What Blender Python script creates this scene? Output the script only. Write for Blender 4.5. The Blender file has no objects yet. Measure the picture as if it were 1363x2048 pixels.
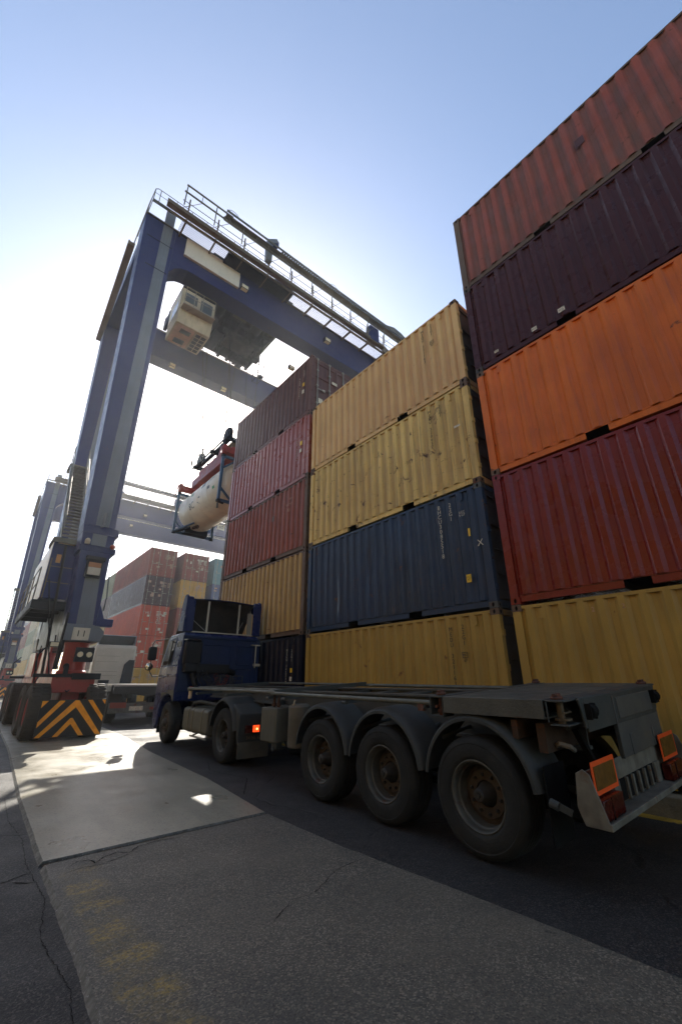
import bpy, math, random
from mathutils import Vector, Matrix
random.seed(7)
S = bpy.context.scene
R_ = math.radians
# ------------------------------------------------------------------ camera, world, sun, exposure
CAMZ = 1.56; HAZE = 0.0008
SUN_AZ, SUN_EL = R_(23.0), R_(32.0)          # azimuth measured from +Y towards +X
cam = bpy.data.cameras.new('camera'); camo = bpy.data.objects.new('camera', cam)
S.collection.objects.link(camo); S.camera = camo
cam.sensor_fit = 'VERTICAL'; cam.sensor_height = 36.0; cam.lens = 36.0*832.29/2048
cam.clip_start = 0.05; cam.clip_end = 3000
camo.location = (0, 0, CAMZ)
camo.rotation_euler = (math.pi/2+0.3869, 0, -0.7007)
w = bpy.data.worlds.new('World'); S.world = w; w.use_nodes = True
nt = w.node_tree; bg = nt.nodes['Background']
sky = nt.nodes.new('ShaderNodeTexSky'); sky.sky_type = 'NISHITA'; sky.sun_disc = False
sky.sun_elevation = SUN_EL; sky.sun_rotation = SUN_AZ
sky.air_density = 1.0; sky.dust_density = 1.0; sky.ozone_density = 1.0; sky.altitude = 0
nt.links.new(sky.outputs[0], bg.inputs[0]); bg.inputs[1].default_value = 0.15
sun = bpy.data.lights.new('sun', 'SUN'); suno = bpy.data.objects.new('sun', sun)
S.collection.objects.link(suno)
sun.energy = 4.6; sun.angle = R_(0.5); sun.color = (1.0, 0.93, 0.82)
SD = Vector((math.sin(SUN_AZ)*math.cos(SUN_EL), math.cos(SUN_AZ)*math.cos(SUN_EL), math.sin(SUN_EL)))
suno.rotation_euler = SD.to_track_quat('Z', 'Y').to_euler()
suno.location = SD*60
S.view_settings.view_transform = 'Standard'; S.view_settings.look = 'None'
S.view_settings.exposure = 0.8; S.view_settings.gamma = 1.0
S.render.engine = 'CYCLES'
S.cycles.max_bounces = 8; S.cycles.volume_bounces = 1
COL = S.collection

# ------------------------------------------------------------------ materials
MATS = {}
NEUTRAL = ('tyre', 'dusty', 'chassis', 'tread', 'mud', 'scuffed', 'pipe', 'box', 'tube', 'grimy', 'strap', 'flap')
WARM = (1.17, 1.0, 0.70)      # measured paint colours carried over from a blue lit to a neutral reading
def mat(name, col, rough=0.5, metal=0.0, var=0.12, vs=1.2, dark=None, streak=0.0, rust=0.0, rustcol=(0.10, 0.035, 0.014),
        bump=0.0, bs=2.0, grain=0.0, gs=120.0, groove=None, fade=None, fadeamt=0.0, emit=None, rvar=0.12, spec=0.30, dust=0.0, dustcol=(0.16, 0.14, 0.12), scr=0.0):
    if name in MATS: return MATS[name]
    m = bpy.data.materials.new(name); m.use_nodes = True; t = m.node_tree; N = t.nodes; L = t.links
    b = N['Principled BSDF']; b.inputs['Metallic'].default_value = metal
    b.inputs['Specular IOR Level'].default_value = spec
    tc = N.new('ShaderNodeTexCoord'); oi = N.new('ShaderNodeObjectInfo')
    mul = N.new('ShaderNodeMath'); mul.operation = 'MULTIPLY'; mul.inputs[1].default_value = 53.0; L.new(oi.outputs['Random'], mul.inputs[0])
    add = N.new('ShaderNodeVectorMath'); L.new(tc.outputs['Object'], add.inputs[0]); L.new(mul.outputs[0], add.inputs[1])
    P = add.outputs[0]
    def noise(scale, detail=4, rg=0.55, vec=None, dist=0.0):
        n = N.new('ShaderNodeTexNoise'); n.inputs['Scale'].default_value = scale; n.inputs['Detail'].default_value = detail
        n.inputs['Roughness'].default_value = rg; n.inputs['Distortion'].default_value = dist
        L.new(vec or P, n.inputs['Vector']); return n.outputs['Fac']
    def rng(x, a, b_, c=0.0, d=1.0):
        r = N.new('ShaderNodeMapRange'); r.inputs[1].default_value = a; r.inputs[2].default_value = b_
        r.inputs[3].default_value = c; r.inputs[4].default_value = d; L.new(x, r.inputs[0]); return r.outputs[0]
    def mix(a, b_, f, mode='MIX'):
        x = N.new('ShaderNodeMix'); x.data_type = 'RGBA'; x.blend_type = mode
        for s, v in ((6, a), (7, b_)):
            if isinstance(v, tuple): x.inputs[s].default_value = (*v, 1)
            else: L.new(v, x.inputs[s])
        if isinstance(f, float): x.inputs[0].default_value = f
        else: L.new(f, x.inputs[0])
        return x.outputs[2]
    def scaled(sx, sy, sz):
        mp = N.new('ShaderNodeMapping'); mp.inputs['Scale'].default_value = (sx, sy, sz); L.new(P, mp.inputs[0]); return mp.outputs[0]
    def warm(q): return (min(.95, q[0]*WARM[0]), min(.95, q[1]*WARM[1]), min(.95, q[2]*WARM[2]))
    if name.split('_')[0] in NEUTRAL: col = (col[0]*0.84, col[1]*0.98, col[2]*1.04); dustcol = (dustcol[0]*0.84, dustcol[1], dustcol[2]*1.04)
    c = warm(col); rustcol = warm(rustcol); dustcol = warm(dustcol); dark = warm(dark) if dark else None; fade = warm(fade) if fade else None
    lo = tuple(x*(1-var*1.6) for x in c); hi = tuple(min(1, x*(1+var*1.2)) for x in c)
    cur = mix(lo, hi, rng(noise(vs, 6), 0.3, 0.7))
    if fade: cur = mix(cur, tuple(fade), rng(noise(vs*0.45, 5, 0.6), 0.42, 0.72, 0, fadeamt))
    if streak > 0:
        s = noise(1.0, 5, 0.6, scaled(9, 9, 0.55), 0.3)
        cur = mix(cur, tuple(x*0.35 for x in (dark or c)), rng(s, 0.5, 0.78, 0, streak))
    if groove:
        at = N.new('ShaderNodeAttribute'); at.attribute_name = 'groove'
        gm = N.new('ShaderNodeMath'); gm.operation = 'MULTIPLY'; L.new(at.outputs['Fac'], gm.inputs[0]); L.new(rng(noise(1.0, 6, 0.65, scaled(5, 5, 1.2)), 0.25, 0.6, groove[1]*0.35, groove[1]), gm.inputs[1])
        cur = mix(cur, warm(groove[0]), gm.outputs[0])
    if dust > 0: cur = mix(cur, tuple(dustcol), rng(noise(2.3, 7, 0.62), 0.35, 0.75, 0.15*dust, dust))
    if scr > 0:
        s = noise(1.0, 3, 0.7, scaled(3, 3, 26), 1.2)
        k = rng(s, 0.66, 0.69, 0, scr); cur = mix(cur, tuple(rustcol), k)
    rr = None
    if rust > 0:
        rr = rng(noise(3.2, 9, 0.68, None, 0.6), 0.66-rust*0.22, 0.72-rust*0.22)
        cur = mix(cur, tuple(rustcol), rr)
    if grain > 0:
        g = noise(gs, 2, 0.7); cur = mix(cur, (1, 1, 1), rng(g, 0.62, 0.75, 0, grain)); 
        g2 = noise(gs*0.7, 2, 0.7); cur = mix(cur, (0.0, 0.0, 0.0), rng(g2, 0.62, 0.75, 0, grain))
    L.new(cur, b.inputs['Base Color'])
    rf = rng(noise(3.1, 4), 0.3, 0.7, max(0.03, rough-rvar), min(1, rough+rvar)); L.new(rf, b.inputs['Roughness'])
    if bump > 0:
        bn = N.new('ShaderNodeBump'); bn.inputs['Strength'].default_value = bump; bn.inputs['Distance'].default_value = 0.03
        L.new(noise(bs, 5, 0.6), bn.inputs['Height']); L.new(bn.outputs[0], b.inputs['Normal'])
    if emit:
        b.inputs['Emission Color'].default_value = (*emit[0], 1); b.inputs['Emission Strength'].default_value = emit[1]
    MATS[name] = m; return m

# ------------------------------------------------------------------ mesh builder
class MB:
    def __init__(s): s.v = []; s.f = []; s.mi = []
    def _add(s, vs, fs, m=0):
        o = len(s.v); s.v += [tuple(v) for v in vs]; s.f += [tuple(i+o for i in f) for f in fs]; s.mi += [m]*len(fs)
    def hexa(s, p, m=0):
        s._add(p, [(0, 3, 2, 1), (4, 5, 6, 7), (0, 1, 5, 4), (1, 2, 6, 5), (2, 3, 7, 6), (3, 0, 4, 7)], m); return s
    def box(s, x0, x1, y0, y1, z0, z1, m=0):
        return s.hexa([(x0, y0, z0), (x1, y0, z0), (x1, y1, z0), (x0, y1, z0), (x0, y0, z1), (x1, y0, z1), (x1, y1, z1), (x0, y1, z1)], m)
    def beam(s, p0, p1, w, h, m=0, up=(0, 0, 1)):
        a = Vector(p0); b = Vector(p1); d = (b-a).normalized(); u = Vector(up)
        if abs(d.dot(u)) > 0.98: u = Vector((0, 1, 0))
        r = d.cross(u).normalized()*(w/2); u = r.cross(d).normalized()*(h/2)
        return s.hexa([a-r-u, a+r-u, b+r-u, b-r-u, a-r+u, a+r+u, b+r+u, b-r+u], m)
    def tube(s, p0, p1, r, n=10, m=0, r2=None):
        a = Vector(p0); b = Vector(p1); d = (b-a).normalized(); u = Vector((0, 0, 1))
        if abs(d.dot(u)) > 0.98: u = Vector((0, 1, 0))
        x = d.cross(u).normalized(); y = x.cross(d); r2 = r if r2 is None else r2; vs = []
        for q, rr in ((a, r), (b, r2)):
            for i in range(n):
                t = 2*math.pi*i/n; vs.append(q+x*math.cos(t)*rr+y*math.sin(t)*rr)
        fs = [(i, (i+1) % n, n+(i+1) % n, n+i) for i in range(n)]+[tuple(range(n-1, -1, -1)), tuple(range(n, 2*n))]
        s._add(vs, fs, m); return s
    def path(s, pts, r, n=8, m=0):
        for a, b in zip(pts[:-1], pts[1:]): s.tube(a, b, r, n, m)
        for p in pts[1:-1]: s.ball(p, r, m)
        return s
    def ball(s, c, r, m=0, n=8, k=5, sc=(1, 1, 1)):
        vs = []; fs = []
        for j in range(k+1):
            a = math.pi*j/k
            for i in range(n):
                t = 2*math.pi*i/n; vs.append((c[0]+r*sc[0]*math.sin(a)*math.cos(t), c[1]+r*sc[1]*math.sin(a)*math.sin(t), c[2]+r*sc[2]*math.cos(a)))
        for j in range(k):
            for i in range(n): fs.append((j*n+i, (j+1)*n+i, (j+1)*n+(i+1) % n, j*n+(i+1) % n))
        s._add(vs, fs, m); return s
    def prism(s, poly, ax, a, b, m=0):
        n = len(poly)
        def P(q, t):
            return (t, q[0], q[1]) if ax == 'x' else (q[0], t, q[1]) if ax == 'y' else (q[0], q[1], t)
        vs = [P(q, a) for q in poly]+[P(q, b) for q in poly]
        s._add(vs, [(i, (i+1) % n, n+(i+1) % n, n+i) for i in range(n)]+[tuple(range(n-1, -1, -1)), tuple(range(n, 2*n))], m); return s
    def lathe(s, prof, c, ax='x', n=32, m=0, closed=False):
        vs = []; fs = []; k = len(prof)
        for i in range(n):
            t = 2*math.pi*i/n; ct, st = math.cos(t), math.sin(t)
            for r, a in prof:
                if ax == 'x': vs.append((c[0]+a, c[1]+r*ct, c[2]+r*st))
                elif ax == 'y': vs.append((c[0]+r*ct, c[1]+a, c[2]+r*st))
                else: vs.append((c[0]+r*ct, c[1]+r*st, c[2]+a))
        for i in range(n):
            j = (i+1) % n
            for q in range(k if closed else k-1):
                q2 = (q+1) % k; fs.append((i*k+q, j*k+q, j*k+q2, i*k+q2))
        s._add(vs, fs, m); return s
    def sweep(s, prof, cy, cz, a0, a1, n=24, m=0):
        k = len(prof); vs = []; fs = []
        for i in range(n+1):
            t = a0+(a1-a0)*i/n
            for x, r in prof: vs.append((x, cy+r*math.cos(t), cz+r*math.sin(t)))
        for i in range(n):
            for q in range(k): fs.append((i*k+q, (i+1)*k+q, (i+1)*k+(q+1) % k, i*k+(q+1) % k))
        fs += [tuple(range(k-1, -1, -1)), tuple(n*k+q for q in range(k))]
        s._add(vs, fs, m); return s
    def mesh(s, name, mats, bev=0.0):
        me = bpy.data.meshes.new(name); me.from_pydata(s.v, [], s.f)
        for q in (mats if isinstance(mats, (list, tuple)) else [mats]): me.materials.append(q)
        me.polygons.foreach_set('material_index', s.mi)
        me.polygons.foreach_set('use_smooth', [True]*len(s.f)); me.update()
        if getattr(s, 'groove', None):
            at = me.attributes.new('groove', 'FLOAT', 'POINT'); at.data.foreach_set('value', s.groove)
        me.set_sharp_from_angle(angle=R_(32)); return me
    def build(s, name, mats, parent=None, bev=0.0):
        return link(name, s.mesh(name, mats), parent, bev)

def link(name, me, parent=None, bev=0.0):
    o = bpy.data.objects.new(name, me); COL.objects.link(o)
    if parent is not None:
        o.parent = parent
        if 'base' in parent: b = parent['base']; o.location = (-b[0], -b[1], -b[2])
    if bev:
        md = o.modifiers.new('bevel', 'BEVEL'); md.width = bev; md.segments = 2; md.limit_method = 'ANGLE'; md.angle_limit = R_(40); md.harden_normals = False
    return o
def tag(o, label, cat, group=None):
    o['label'] = label; o['category'] = cat
    if group: o['group'] = group
    return o
def struct(o): o['kind'] = 'structure'; return o
def thing(name, label, cat, base=(0, 0, 0), loc=(0, 0, 0), rz=0.0, group=None):
    """Empty at the thing's base; parts are modelled in the frame (loc, rz) and shifted by -base"""
    o = bpy.data.objects.new(name, None); COL.objects.link(o); o.empty_display_size = 0.3
    o['base'] = list(base)
    o.rotation_euler = (0, 0, rz); o.location = Vector(loc)+Matrix.Rotation(rz, 3, 'Z') @ Vector(base)
    return tag(o, label, cat, group)
def copy_tree(o, parent=None):
    c = o.copy(); COL.objects.link(c)
    if parent is not None: c.parent = parent
    for ch in list(o.children): copy_tree(ch, c)
    return c
_dg = None
def text_mesh(s, size, ext=0.001, spacing=1.0, line=1.0, align='CENTER'):
    cu = bpy.data.curves.new('t', 'FONT'); cu.body = s; cu.size = size; cu.extrude = ext; cu.align_x = align; cu.align_y = 'CENTER'
    cu.space_line = line; cu.space_character = spacing; cu.resolution_u = 2
    o = bpy.data.objects.new('t', cu); COL.objects.link(o)
    dg = bpy.context.evaluated_depsgraph_get(); me = bpy.data.meshes.new_from_object(o.evaluated_get(dg))
    bpy.data.objects.remove(o); bpy.data.curves.remove(cu); return me
def face_rot(facing):
    # text local x,y,z -> world.  '-x': viewer looks along +X ; '-y': viewer looks along +Y
    if facing == '-x': return Matrix(((0, 0, -1), (-1, 0, 0), (0, 1, 0))).to_euler()
    return Matrix(((1, 0, 0), (0, 0, -1), (0, 1, 0))).to_euler()
def text(name, s, size, loc, facing, m, parent, line=1.0, ext=0.001, spacing=1.0, sx=1.0):
    me = text_mesh(s, size, ext, spacing, line); me.materials.clear(); me.materials.append(m); me.name = name
    o = bpy.data.objects.new(name, me); COL.objects.link(o); o.parent = parent
    b = parent.get('base', (0, 0, 0)); o.location = (loc[0]-b[0], loc[1]-b[1], loc[2]-b[2])
    o.rotation_euler = face_rot(facing); o.scale = (sx, 1, 1); return o

# ------------------------------------------------------------------ ground, slabs
def nmath(N, L, op, a, b=None, c=None):
    x = N.new('ShaderNodeMath'); x.operation = op
    for i, v in enumerate((a, b, c)):
        if v is None: continue
        if isinstance(v, (int, float)): x.inputs[i].default_value = v
        else: L.new(v, x.inputs[i])
    return x.outputs[0]
def ground_mat(name, c0, c1, stone, gscale, rough, cracks=0.0, yellow=False, bump=0.5, stains=0.4, stonef=0.5, swirl=0.0, spec=0.3):
    c0, c1, stone = [tuple(a*b_ for a, b_ in zip(q, WARM)) for q in (c0, c1, stone)]
    m = bpy.data.materials.new(name); m.use_nodes = True; t = m.node_tree; N = t.nodes; L = t.links
    b = N['Principled BSDF']; b.inputs['Specular IOR Level'].default_value = spec; tc = N.new('ShaderNodeTexCoord'); P = tc.outputs['Object']
    def noise(s, d=5, r=0.6, v=None, di=0.0):
        n = N.new('ShaderNodeTexNoise'); n.inputs['Scale'].default_value = s; n.inputs['Detail'].default_value = d; n.inputs['Roughness'].default_value = r
        n.inputs['Distortion'].default_value = di; L.new(v or P, n.inputs['Vector']); return n.outputs['Fac']
    def rng(x, a, b_, c=0.0, d=1.0):
        r = N.new('ShaderNodeMapRange'); r.inputs[1].default_value = a; r.inputs[2].default_value = b_; r.inputs[3].default_value = c; r.inputs[4].default_value = d
        L.new(x, r.inputs[0]); return r.outputs[0]
    def mix(a, b_, f):
        x = N.new('ShaderNodeMix'); x.data_type = 'RGBA'
        for s, v in ((6, a), (7, b_)):
            if isinstance(v, tuple): x.inputs[s].default_value = (*v, 1)
            else: L.new(v, x.inputs[s])
        if isinstance(f, float): x.inputs[0].default_value = f
        else: L.new(f, x.inputs[0])
        return x.outputs[2]
    cur = mix(c0, c1, rng(noise(0.7, 8, 0.62), 0.3, 0.7))
    cur = mix(cur, tuple(q*0.45 for q in c0), rng(noise(0.33, 6, 0.65, None, 0.8), 0.5, 0.75, 0, stains))
    cur = mix(cur, tuple(q*0.3 for q in c0), rng(noise(3.5, 4, 0.5), 0.74, 0.78, 0, 0.8))
    vo = N.new('ShaderNodeTexVoronoi'); vo.inputs['Scale'].default_value = gscale; L.new(P, vo.inputs['Vector'])
    sep = N.new('ShaderNodeSeparateColor'); L.new(vo.outputs['Color'], sep.inputs[0])
    k = nmath(N, L, 'MULTIPLY', rng(sep.outputs[0], 0.6, 0.95), rng(noise(1.6, 5), 0.35, 0.65, 0.25, stonef))
    cur = mix(cur, stone, k)
    k2 = rng(sep.outputs[1], 0.75, 0.95, 0, 0.55); cur = mix(cur, tuple(q*0.35 for q in c0), k2)
    if swirl > 0:
        mp = N.new('ShaderNodeMapping'); mp.inputs['Scale'].default_value = (5.0, 0.5, 1); L.new(P, mp.inputs[0])
        cur = mix(cur, tuple(q*0.5 for q in c0), rng(noise(1.0, 6, 0.6, mp.outputs[0]), 0.45, 0.7, 0, swirl))
    if yellow:
        sx = N.new('ShaderNodeSeparateXYZ'); L.new(P, sx.inputs[0])
        wob = nmath(N, L, 'MULTIPLY', nmath(N, L, 'SUBTRACT', noise(4.0, 5), 0.5), 0.25)
        xx = nmath(N, L, 'ADD', sx.outputs[0], wob); yy = nmath(N, L, 'ADD', sx.outputs[1], wob)
        band = nmath(N, L, 'MULTIPLY', rng(xx, 1.0, 1.05), rng(xx, 1.36, 1.24))
        band = nmath(N, L, 'MULTIPLY', band, rng(yy, 5.1, 4.7))
        wave = nmath(N, L, 'SINE', nmath(N, L, 'MULTIPLY', yy, 15.5))
        bars = rng(wave, -0.15, 0.25, 0.30, 1.0)
        wear = nmath(N, L, 'MULTIPLY', rng(noise(6.0, 5, 0.7), 0.36, 0.56), rng(noise(38.0, 6, 0.8), 0.42, 0.58))
        f = nmath(N, L, 'MULTIPLY', nmath(N, L, 'MULTIPLY', band, bars), nmath(N, L, 'MULTIPLY', wear, 0.85))
        cur = mix(cur, (0.36, 0.24, 0.045), f)
    L.new(cur, b.inputs['Base Color'])
    hs = noise(gscale*0.55, 3, 0.7)
    if cracks > 0:
        dm = N.new('ShaderNodeVectorMath'); dm.operation = 'SCALE'; dm.inputs['Scale'].default_value = 1.0
        nn = N.new('ShaderNodeTexNoise'); nn.inputs['Scale'].default_value = 2.2; nn.inputs['Detail'].default_value = 8; L.new(P, nn.inputs['Vector'])
        sc = N.new('ShaderNodeVectorMath'); sc.operation = 'SCALE'; sc.inputs['Scale'].default_value = 0.45; L.new(nn.outputs['Color'], sc.inputs[0])
        ad = N.new('ShaderNodeVectorMath'); L.new(P, ad.inputs[0]); L.new(sc.outputs[0], ad.inputs[1])
        v2 = N.new('ShaderNodeTexVoronoi'); v2.feature = 'DISTANCE_TO_EDGE'; v2.inputs['Scale'].default_value = 0.42; L.new(ad.outputs[0], v2.inputs['Vector'])
        ck = nmath(N, L, 'MULTIPLY', rng(v2.outputs['Distance'], 0.012, 0.003, 0, 1), rng(noise(0.8, 3), 0.42, 0.56))
        ck = nmath(N, L, 'MULTIPLY', ck, cracks)
        cur2 = mix(cur, (0.006, 0.006, 0.006), ck); L.new(cur2, b.inputs['Base Color'])
        hs = nmath(N, L, 'SUBTRACT', hs, nmath(N, L, 'MULTIPLY', ck, 1.5))
    L.new(rng(noise(1.3, 6), 0.35, 0.65, rough-0.09, rough+0.09), b.inputs['Roughness'])
    bn = N.new('ShaderNodeBump'); bn.inputs['Strength'].default_value = bump; bn.inputs['Distance'].default_value = 0.012
    L.new(hs, bn.inputs['Height']); L.new(bn.outputs[0], b.inputs['Normal'])
    return m
m_asph = ground_mat('asphalt', (0.013, 0.014, 0.018), (0.030, 0.031, 0.038), (0.12, 0.12, 0.135), 100, 0.66, cracks=0.5, bump=1.0, stonef=0.55, stains=0.6)
m_slabn = ground_mat('worn_concrete', (0.062, 0.066, 0.072), (0.118, 0.118, 0.118), (0.34, 0.33, 0.33), 105, 0.60, yellow=True, bump=0.8, stonef=0.6, cracks=0.0, stains=0.55)
m_slabf = ground_mat('smooth_concrete', (0.20, 0.215, 0.215), (0.27, 0.285, 0.285), (0.32, 0.32, 0.33), 60, 0.36, spec=0.5, bump=0.22, stonef=0.2, stains=0.25, swirl=0.35)
m_lip = mat('slab_lip', (0.15, 0.17, 0.20), 0.8, var=0.3, vs=14, grain=0.4, gs=70, bump=0.6, bs=40)
m_joint = mat('joint_filler', (0.05, 0.042, 0.03), 0.9, var=0.4, vs=12, grain=0.4, gs=60, bump=0.8, bs=40)
# asphalt: one big sheet
def grid_sheet(name, x0, x1, y0, y1, m, z=0.0):
    b = MB(); b._add([(x0, y0, z), (x1, y0, z), (x1, y1, z), (x0, y1, z)], [(0, 1, 2, 3)]); return b.build(name, m)
struct(grid_sheet('asphalt_ground', -260, 300, -60, 900, m_asph))
def interp(pts, y):
    for (x0, y0), (x1, y1) in zip(pts[:-1], pts[1:]):
        if y <= y1: return x0+(x1-x0)*(y-y0)/(y1-y0)
    return pts[-1][0]
LE = [(0.90, -4), (0.925, 2.9), (0.950, 3.5), (0.957, 4.1), (0.97, 5.34), (1.043, 8.3), (1.30, 14.2), (1.42, 20), (1.7, 70)]
RE = [(3.60, -4), (3.43, 1.9), (3.39, 2.7), (3.305, 3.9), (3.315, 5.4), (3.59, 7.76), (3.78, 11.4), (4.02, 13.7), (4.17, 15), (4.35, 20), (5.2, 70)]
def slab(name, y0, y1, top, m, step=0.035, jit=0.010, yl=0.0, yr=0.0, gap=0.0):
    """slab with crumbled edges; its ends slant from y0 (left) to y0+yr (right)"""
    rnd = random.Random(int(abs(y0)*37)+5); n = max(4, int((y1-y0)/step)); b = MB(); V = []; K = 9
    wl = wr = 0.0
    def smooth(): return rnd.uniform(-1, 1)
    for i in range(n+1):
        f = i/n; wl = wl*0.55+smooth()*jit*0.35; wr = wr*0.55+smooth()*jit*0.35
        row = []
        for j in range(K+1):
            g = j/K; yy = y0+(y1-y0)*f+(yl+(yr-yl)*g)*(1 if True else 0)
            xl = interp(LE, yy)+wl; xr = interp(RE, yy)+wr
            if 0 < i < n and jit == 0: pass
            ye = yy
            if i in (0, n): ye += rnd.uniform(-1, 1)*jit*0.9
            row.append((xl+(xr-xl)*g, ye, top))
        V.append(row)
    vs = [p for r in V for p in r]; W = K+1
    fs = [(i*W+j, i*W+j+1, (i+1)*W+j+1, (i+1)*W+j) for i in range(n) for j in range(K)]
    b._add(vs, fs)
    per = [V[0][j] for j in range(W)]+[V[i][K] for i in range(1, n+1)]+[V[n][j] for j in range(K-1, -1, -1)]+[V[i][0] for i in range(n-1, 0, -1)]
    o = len(per); cx = sum(p[0] for p in per)/o; cy = sum(p[1] for p in per)/o
    lo = []
    for p in per:
        d = Vector((p[0]-cx, 0, 0)); sx = 0.006 if p[0] > cx else -0.006
        sx = -0.040 if sx < 0 else 0.012
        lo.append((p[0]+sx, p[1]+(0.012 if p[1] > cy+1 else -0.012 if p[1] < cy-1 and abs(p[0]-cx) < 1 else 0), -0.012))
    b._add(per+lo, [(i, o+i, o+(i+1) % o, (i+1) % o) for i in range(o)], 1)
    return struct(b.build(name, [m, m_lip]))
slab('near_slab', -4.0, 5.275, 0.034, m_slabn, yl=0.0, yr=0.06)
slab('far_slab', 5.375, 14.35, 0.036, m_slabf, jit=0.006, yl=0.0, yr=0.06)
slab('far_slab', 14.39, 30.0, 0.030, m_slabf, jit=0.006, step=0.1)
slab('far_slab', 30.05, 69.0, 0.030, m_slabf, jit=0.006, step=0.5)
jb = MB(); rj = random.Random(3); n = 60
vs = []
for i in range(n+1):
    x = 0.965+2.36*i/n; yc = 5.327+0.06*i/n
    vs += [(x, yc-0.075, 0.012+rj.uniform(-.004, .004)), (x, yc, 0.016+rj.uniform(-.005, .005)), (x, yc+0.075, 0.012)]
jb._add(vs, [(i*3+q, i*3+3+q, i*3+4+q, i*3+1+q) for i in range(n) for q in (0, 1)])
struct(jb.build('pavement', m_joint))
m_crack = mat('crack_dark', (0.008, 0.008, 0.009), 0.95, spec=0.1)
def crack(pts, z, w0=0.012, seed=1, nm='asphalt_ground'):
    rr = random.Random(seed); P = []
    for (x0, y0), (x1, y1) in zip(pts[:-1], pts[1:]):
        n_ = max(2, int(math.hypot(x1-x0, y1-y0)/0.025))
        for i in range(n_): P.append((x0+(x1-x0)*i/n_+rr.uniform(-.007, .007), y0+(y1-y0)*i/n_+rr.uniform(-.007, .007)))
    b = MB(); vs = []
    for i, (x, y) in enumerate(P):
        a = P[max(0, i-1)]; c = P[min(len(P)-1, i+1)]; d = Vector((c[0]-a[0], c[1]-a[1])).normalized(); ww = w0*rr.uniform(.25, 1.0)*min(1, i/4, (len(P)-1-i)/4)
        vs += [(x-d.y*ww, y+d.x*ww, z), (x+d.y*ww, y-d.x*ww, z)]
    b._add(vs, [(2*i, 2*i+1, 2*i+3, 2*i+2) for i in range(len(P)-1)]); return struct(b.build(nm, m_crack))
crack([(.1, 5.0), (.45, 5.12), (.70, 5.18), (.92, 5.30)], .004, .009, 2)
crack([(.70, 5.18), (.80, 5.05), (.92, 4.98)], .004, .010, 3)
crack([(.88, 8.6), (.84, 7.2), (.90, 6.3), (.86, 5.5), (.90, 4.6), (.80, 4.0), (.86, 3.3), (.78, 2.7)], .004, .0032, 4)
crack([(1.12, 5.06), (1.20, 5.16), (1.30, 5.14), (1.33, 5.02), (1.42, 5.12), (1.55, 5.18), (1.62, 5.08), (1.75, 5.20), (1.95, 5.24), (2.2, 5.20)], .0385, .0075, 5, 'near_slab')
crack([(1.05, 4.92), (1.2, 4.98), (1.36, 4.95), (1.5, 5.0), (1.7, 5.08)], .0385, .006, 6, 'near_slab')
crack([(2.0, 3.1), (2.3, 3.3), (2.5, 3.28), (2.9, 3.5), (3.3, 3.55)], .0385, .004, 7, 'near_slab')
crack([(3.6, 6.5), (4.2, 7.5), (4.0, 8.6), (4.4, 9.6)], .004, .010, 8)
# concrete footing the stacks stand on, with a painted edge
m_foot = mat('footing_concrete', (0.20, 0.19, 0.16), 0.8, var=0.25, vs=3, grain=0.2, gs=90, bump=0.4, bs=20)
m_footy = mat('footing_yellow', (0.36, 0.25, 0.03), 0.75, var=0.3, vs=3, rust=0.5, rustcol=(0.08, 0.07, 0.06), bump=0.3, bs=12)
fb = MB()
for a, b_ in ((-3.0, 4.0), (4.0, 10.3), (10.3, 16.6)):
    fb.box(7.05, 7.50, a, b_-0.02, -0.02, 0.235)
    fb.box(9.25, 9.70, a, b_-0.02, -0.02, 0.235)
struct(fb.build('kerb', m_foot, bev=0.012))
fy = MB(); fy._add([(6.86, -3, 0.004), (7.05, -3, 0.004), (7.05, 16.6, 0.004), (6.86, 16.6, 0.004)], [(0, 1, 2, 3)])
struct(fy.build('yellow_ground_line', m_footy))

# ------------------------------------------------------------------ containers
CW, CH, CP = 2.438, 2.591, 2.60
DEEP = 0.042
m_pocket = mat('pocket_black', (0.012, 0.012, 0.012), 0.9)
m_rod = mat('galvanised_rod', (0.32, 0.32, 0.32), 0.45, metal=0.7, var=0.2)
m_gasket = mat('rubber_gasket', (0.015, 0.015, 0.016), 0.7)
m_white = mat('white_lettering', (0.55, 0.56, 0.57), 0.6, var=0.2, vs=30)
m_black = mat('black_lettering', (0.02, 0.02, 0.022), 0.6)
m_stick = mat('yellow_sticker', (0.80, 0.55, 0.05), 0.5, var=0.1)
m_stickw = mat('white_sticker', (0.62, 0.62, 0.60), 0.5, var=0.25, vs=25)
m_faded = mat('faded_lettering', (0.42, 0.27, 0.23), 0.7, var=0.3, vs=25)

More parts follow.
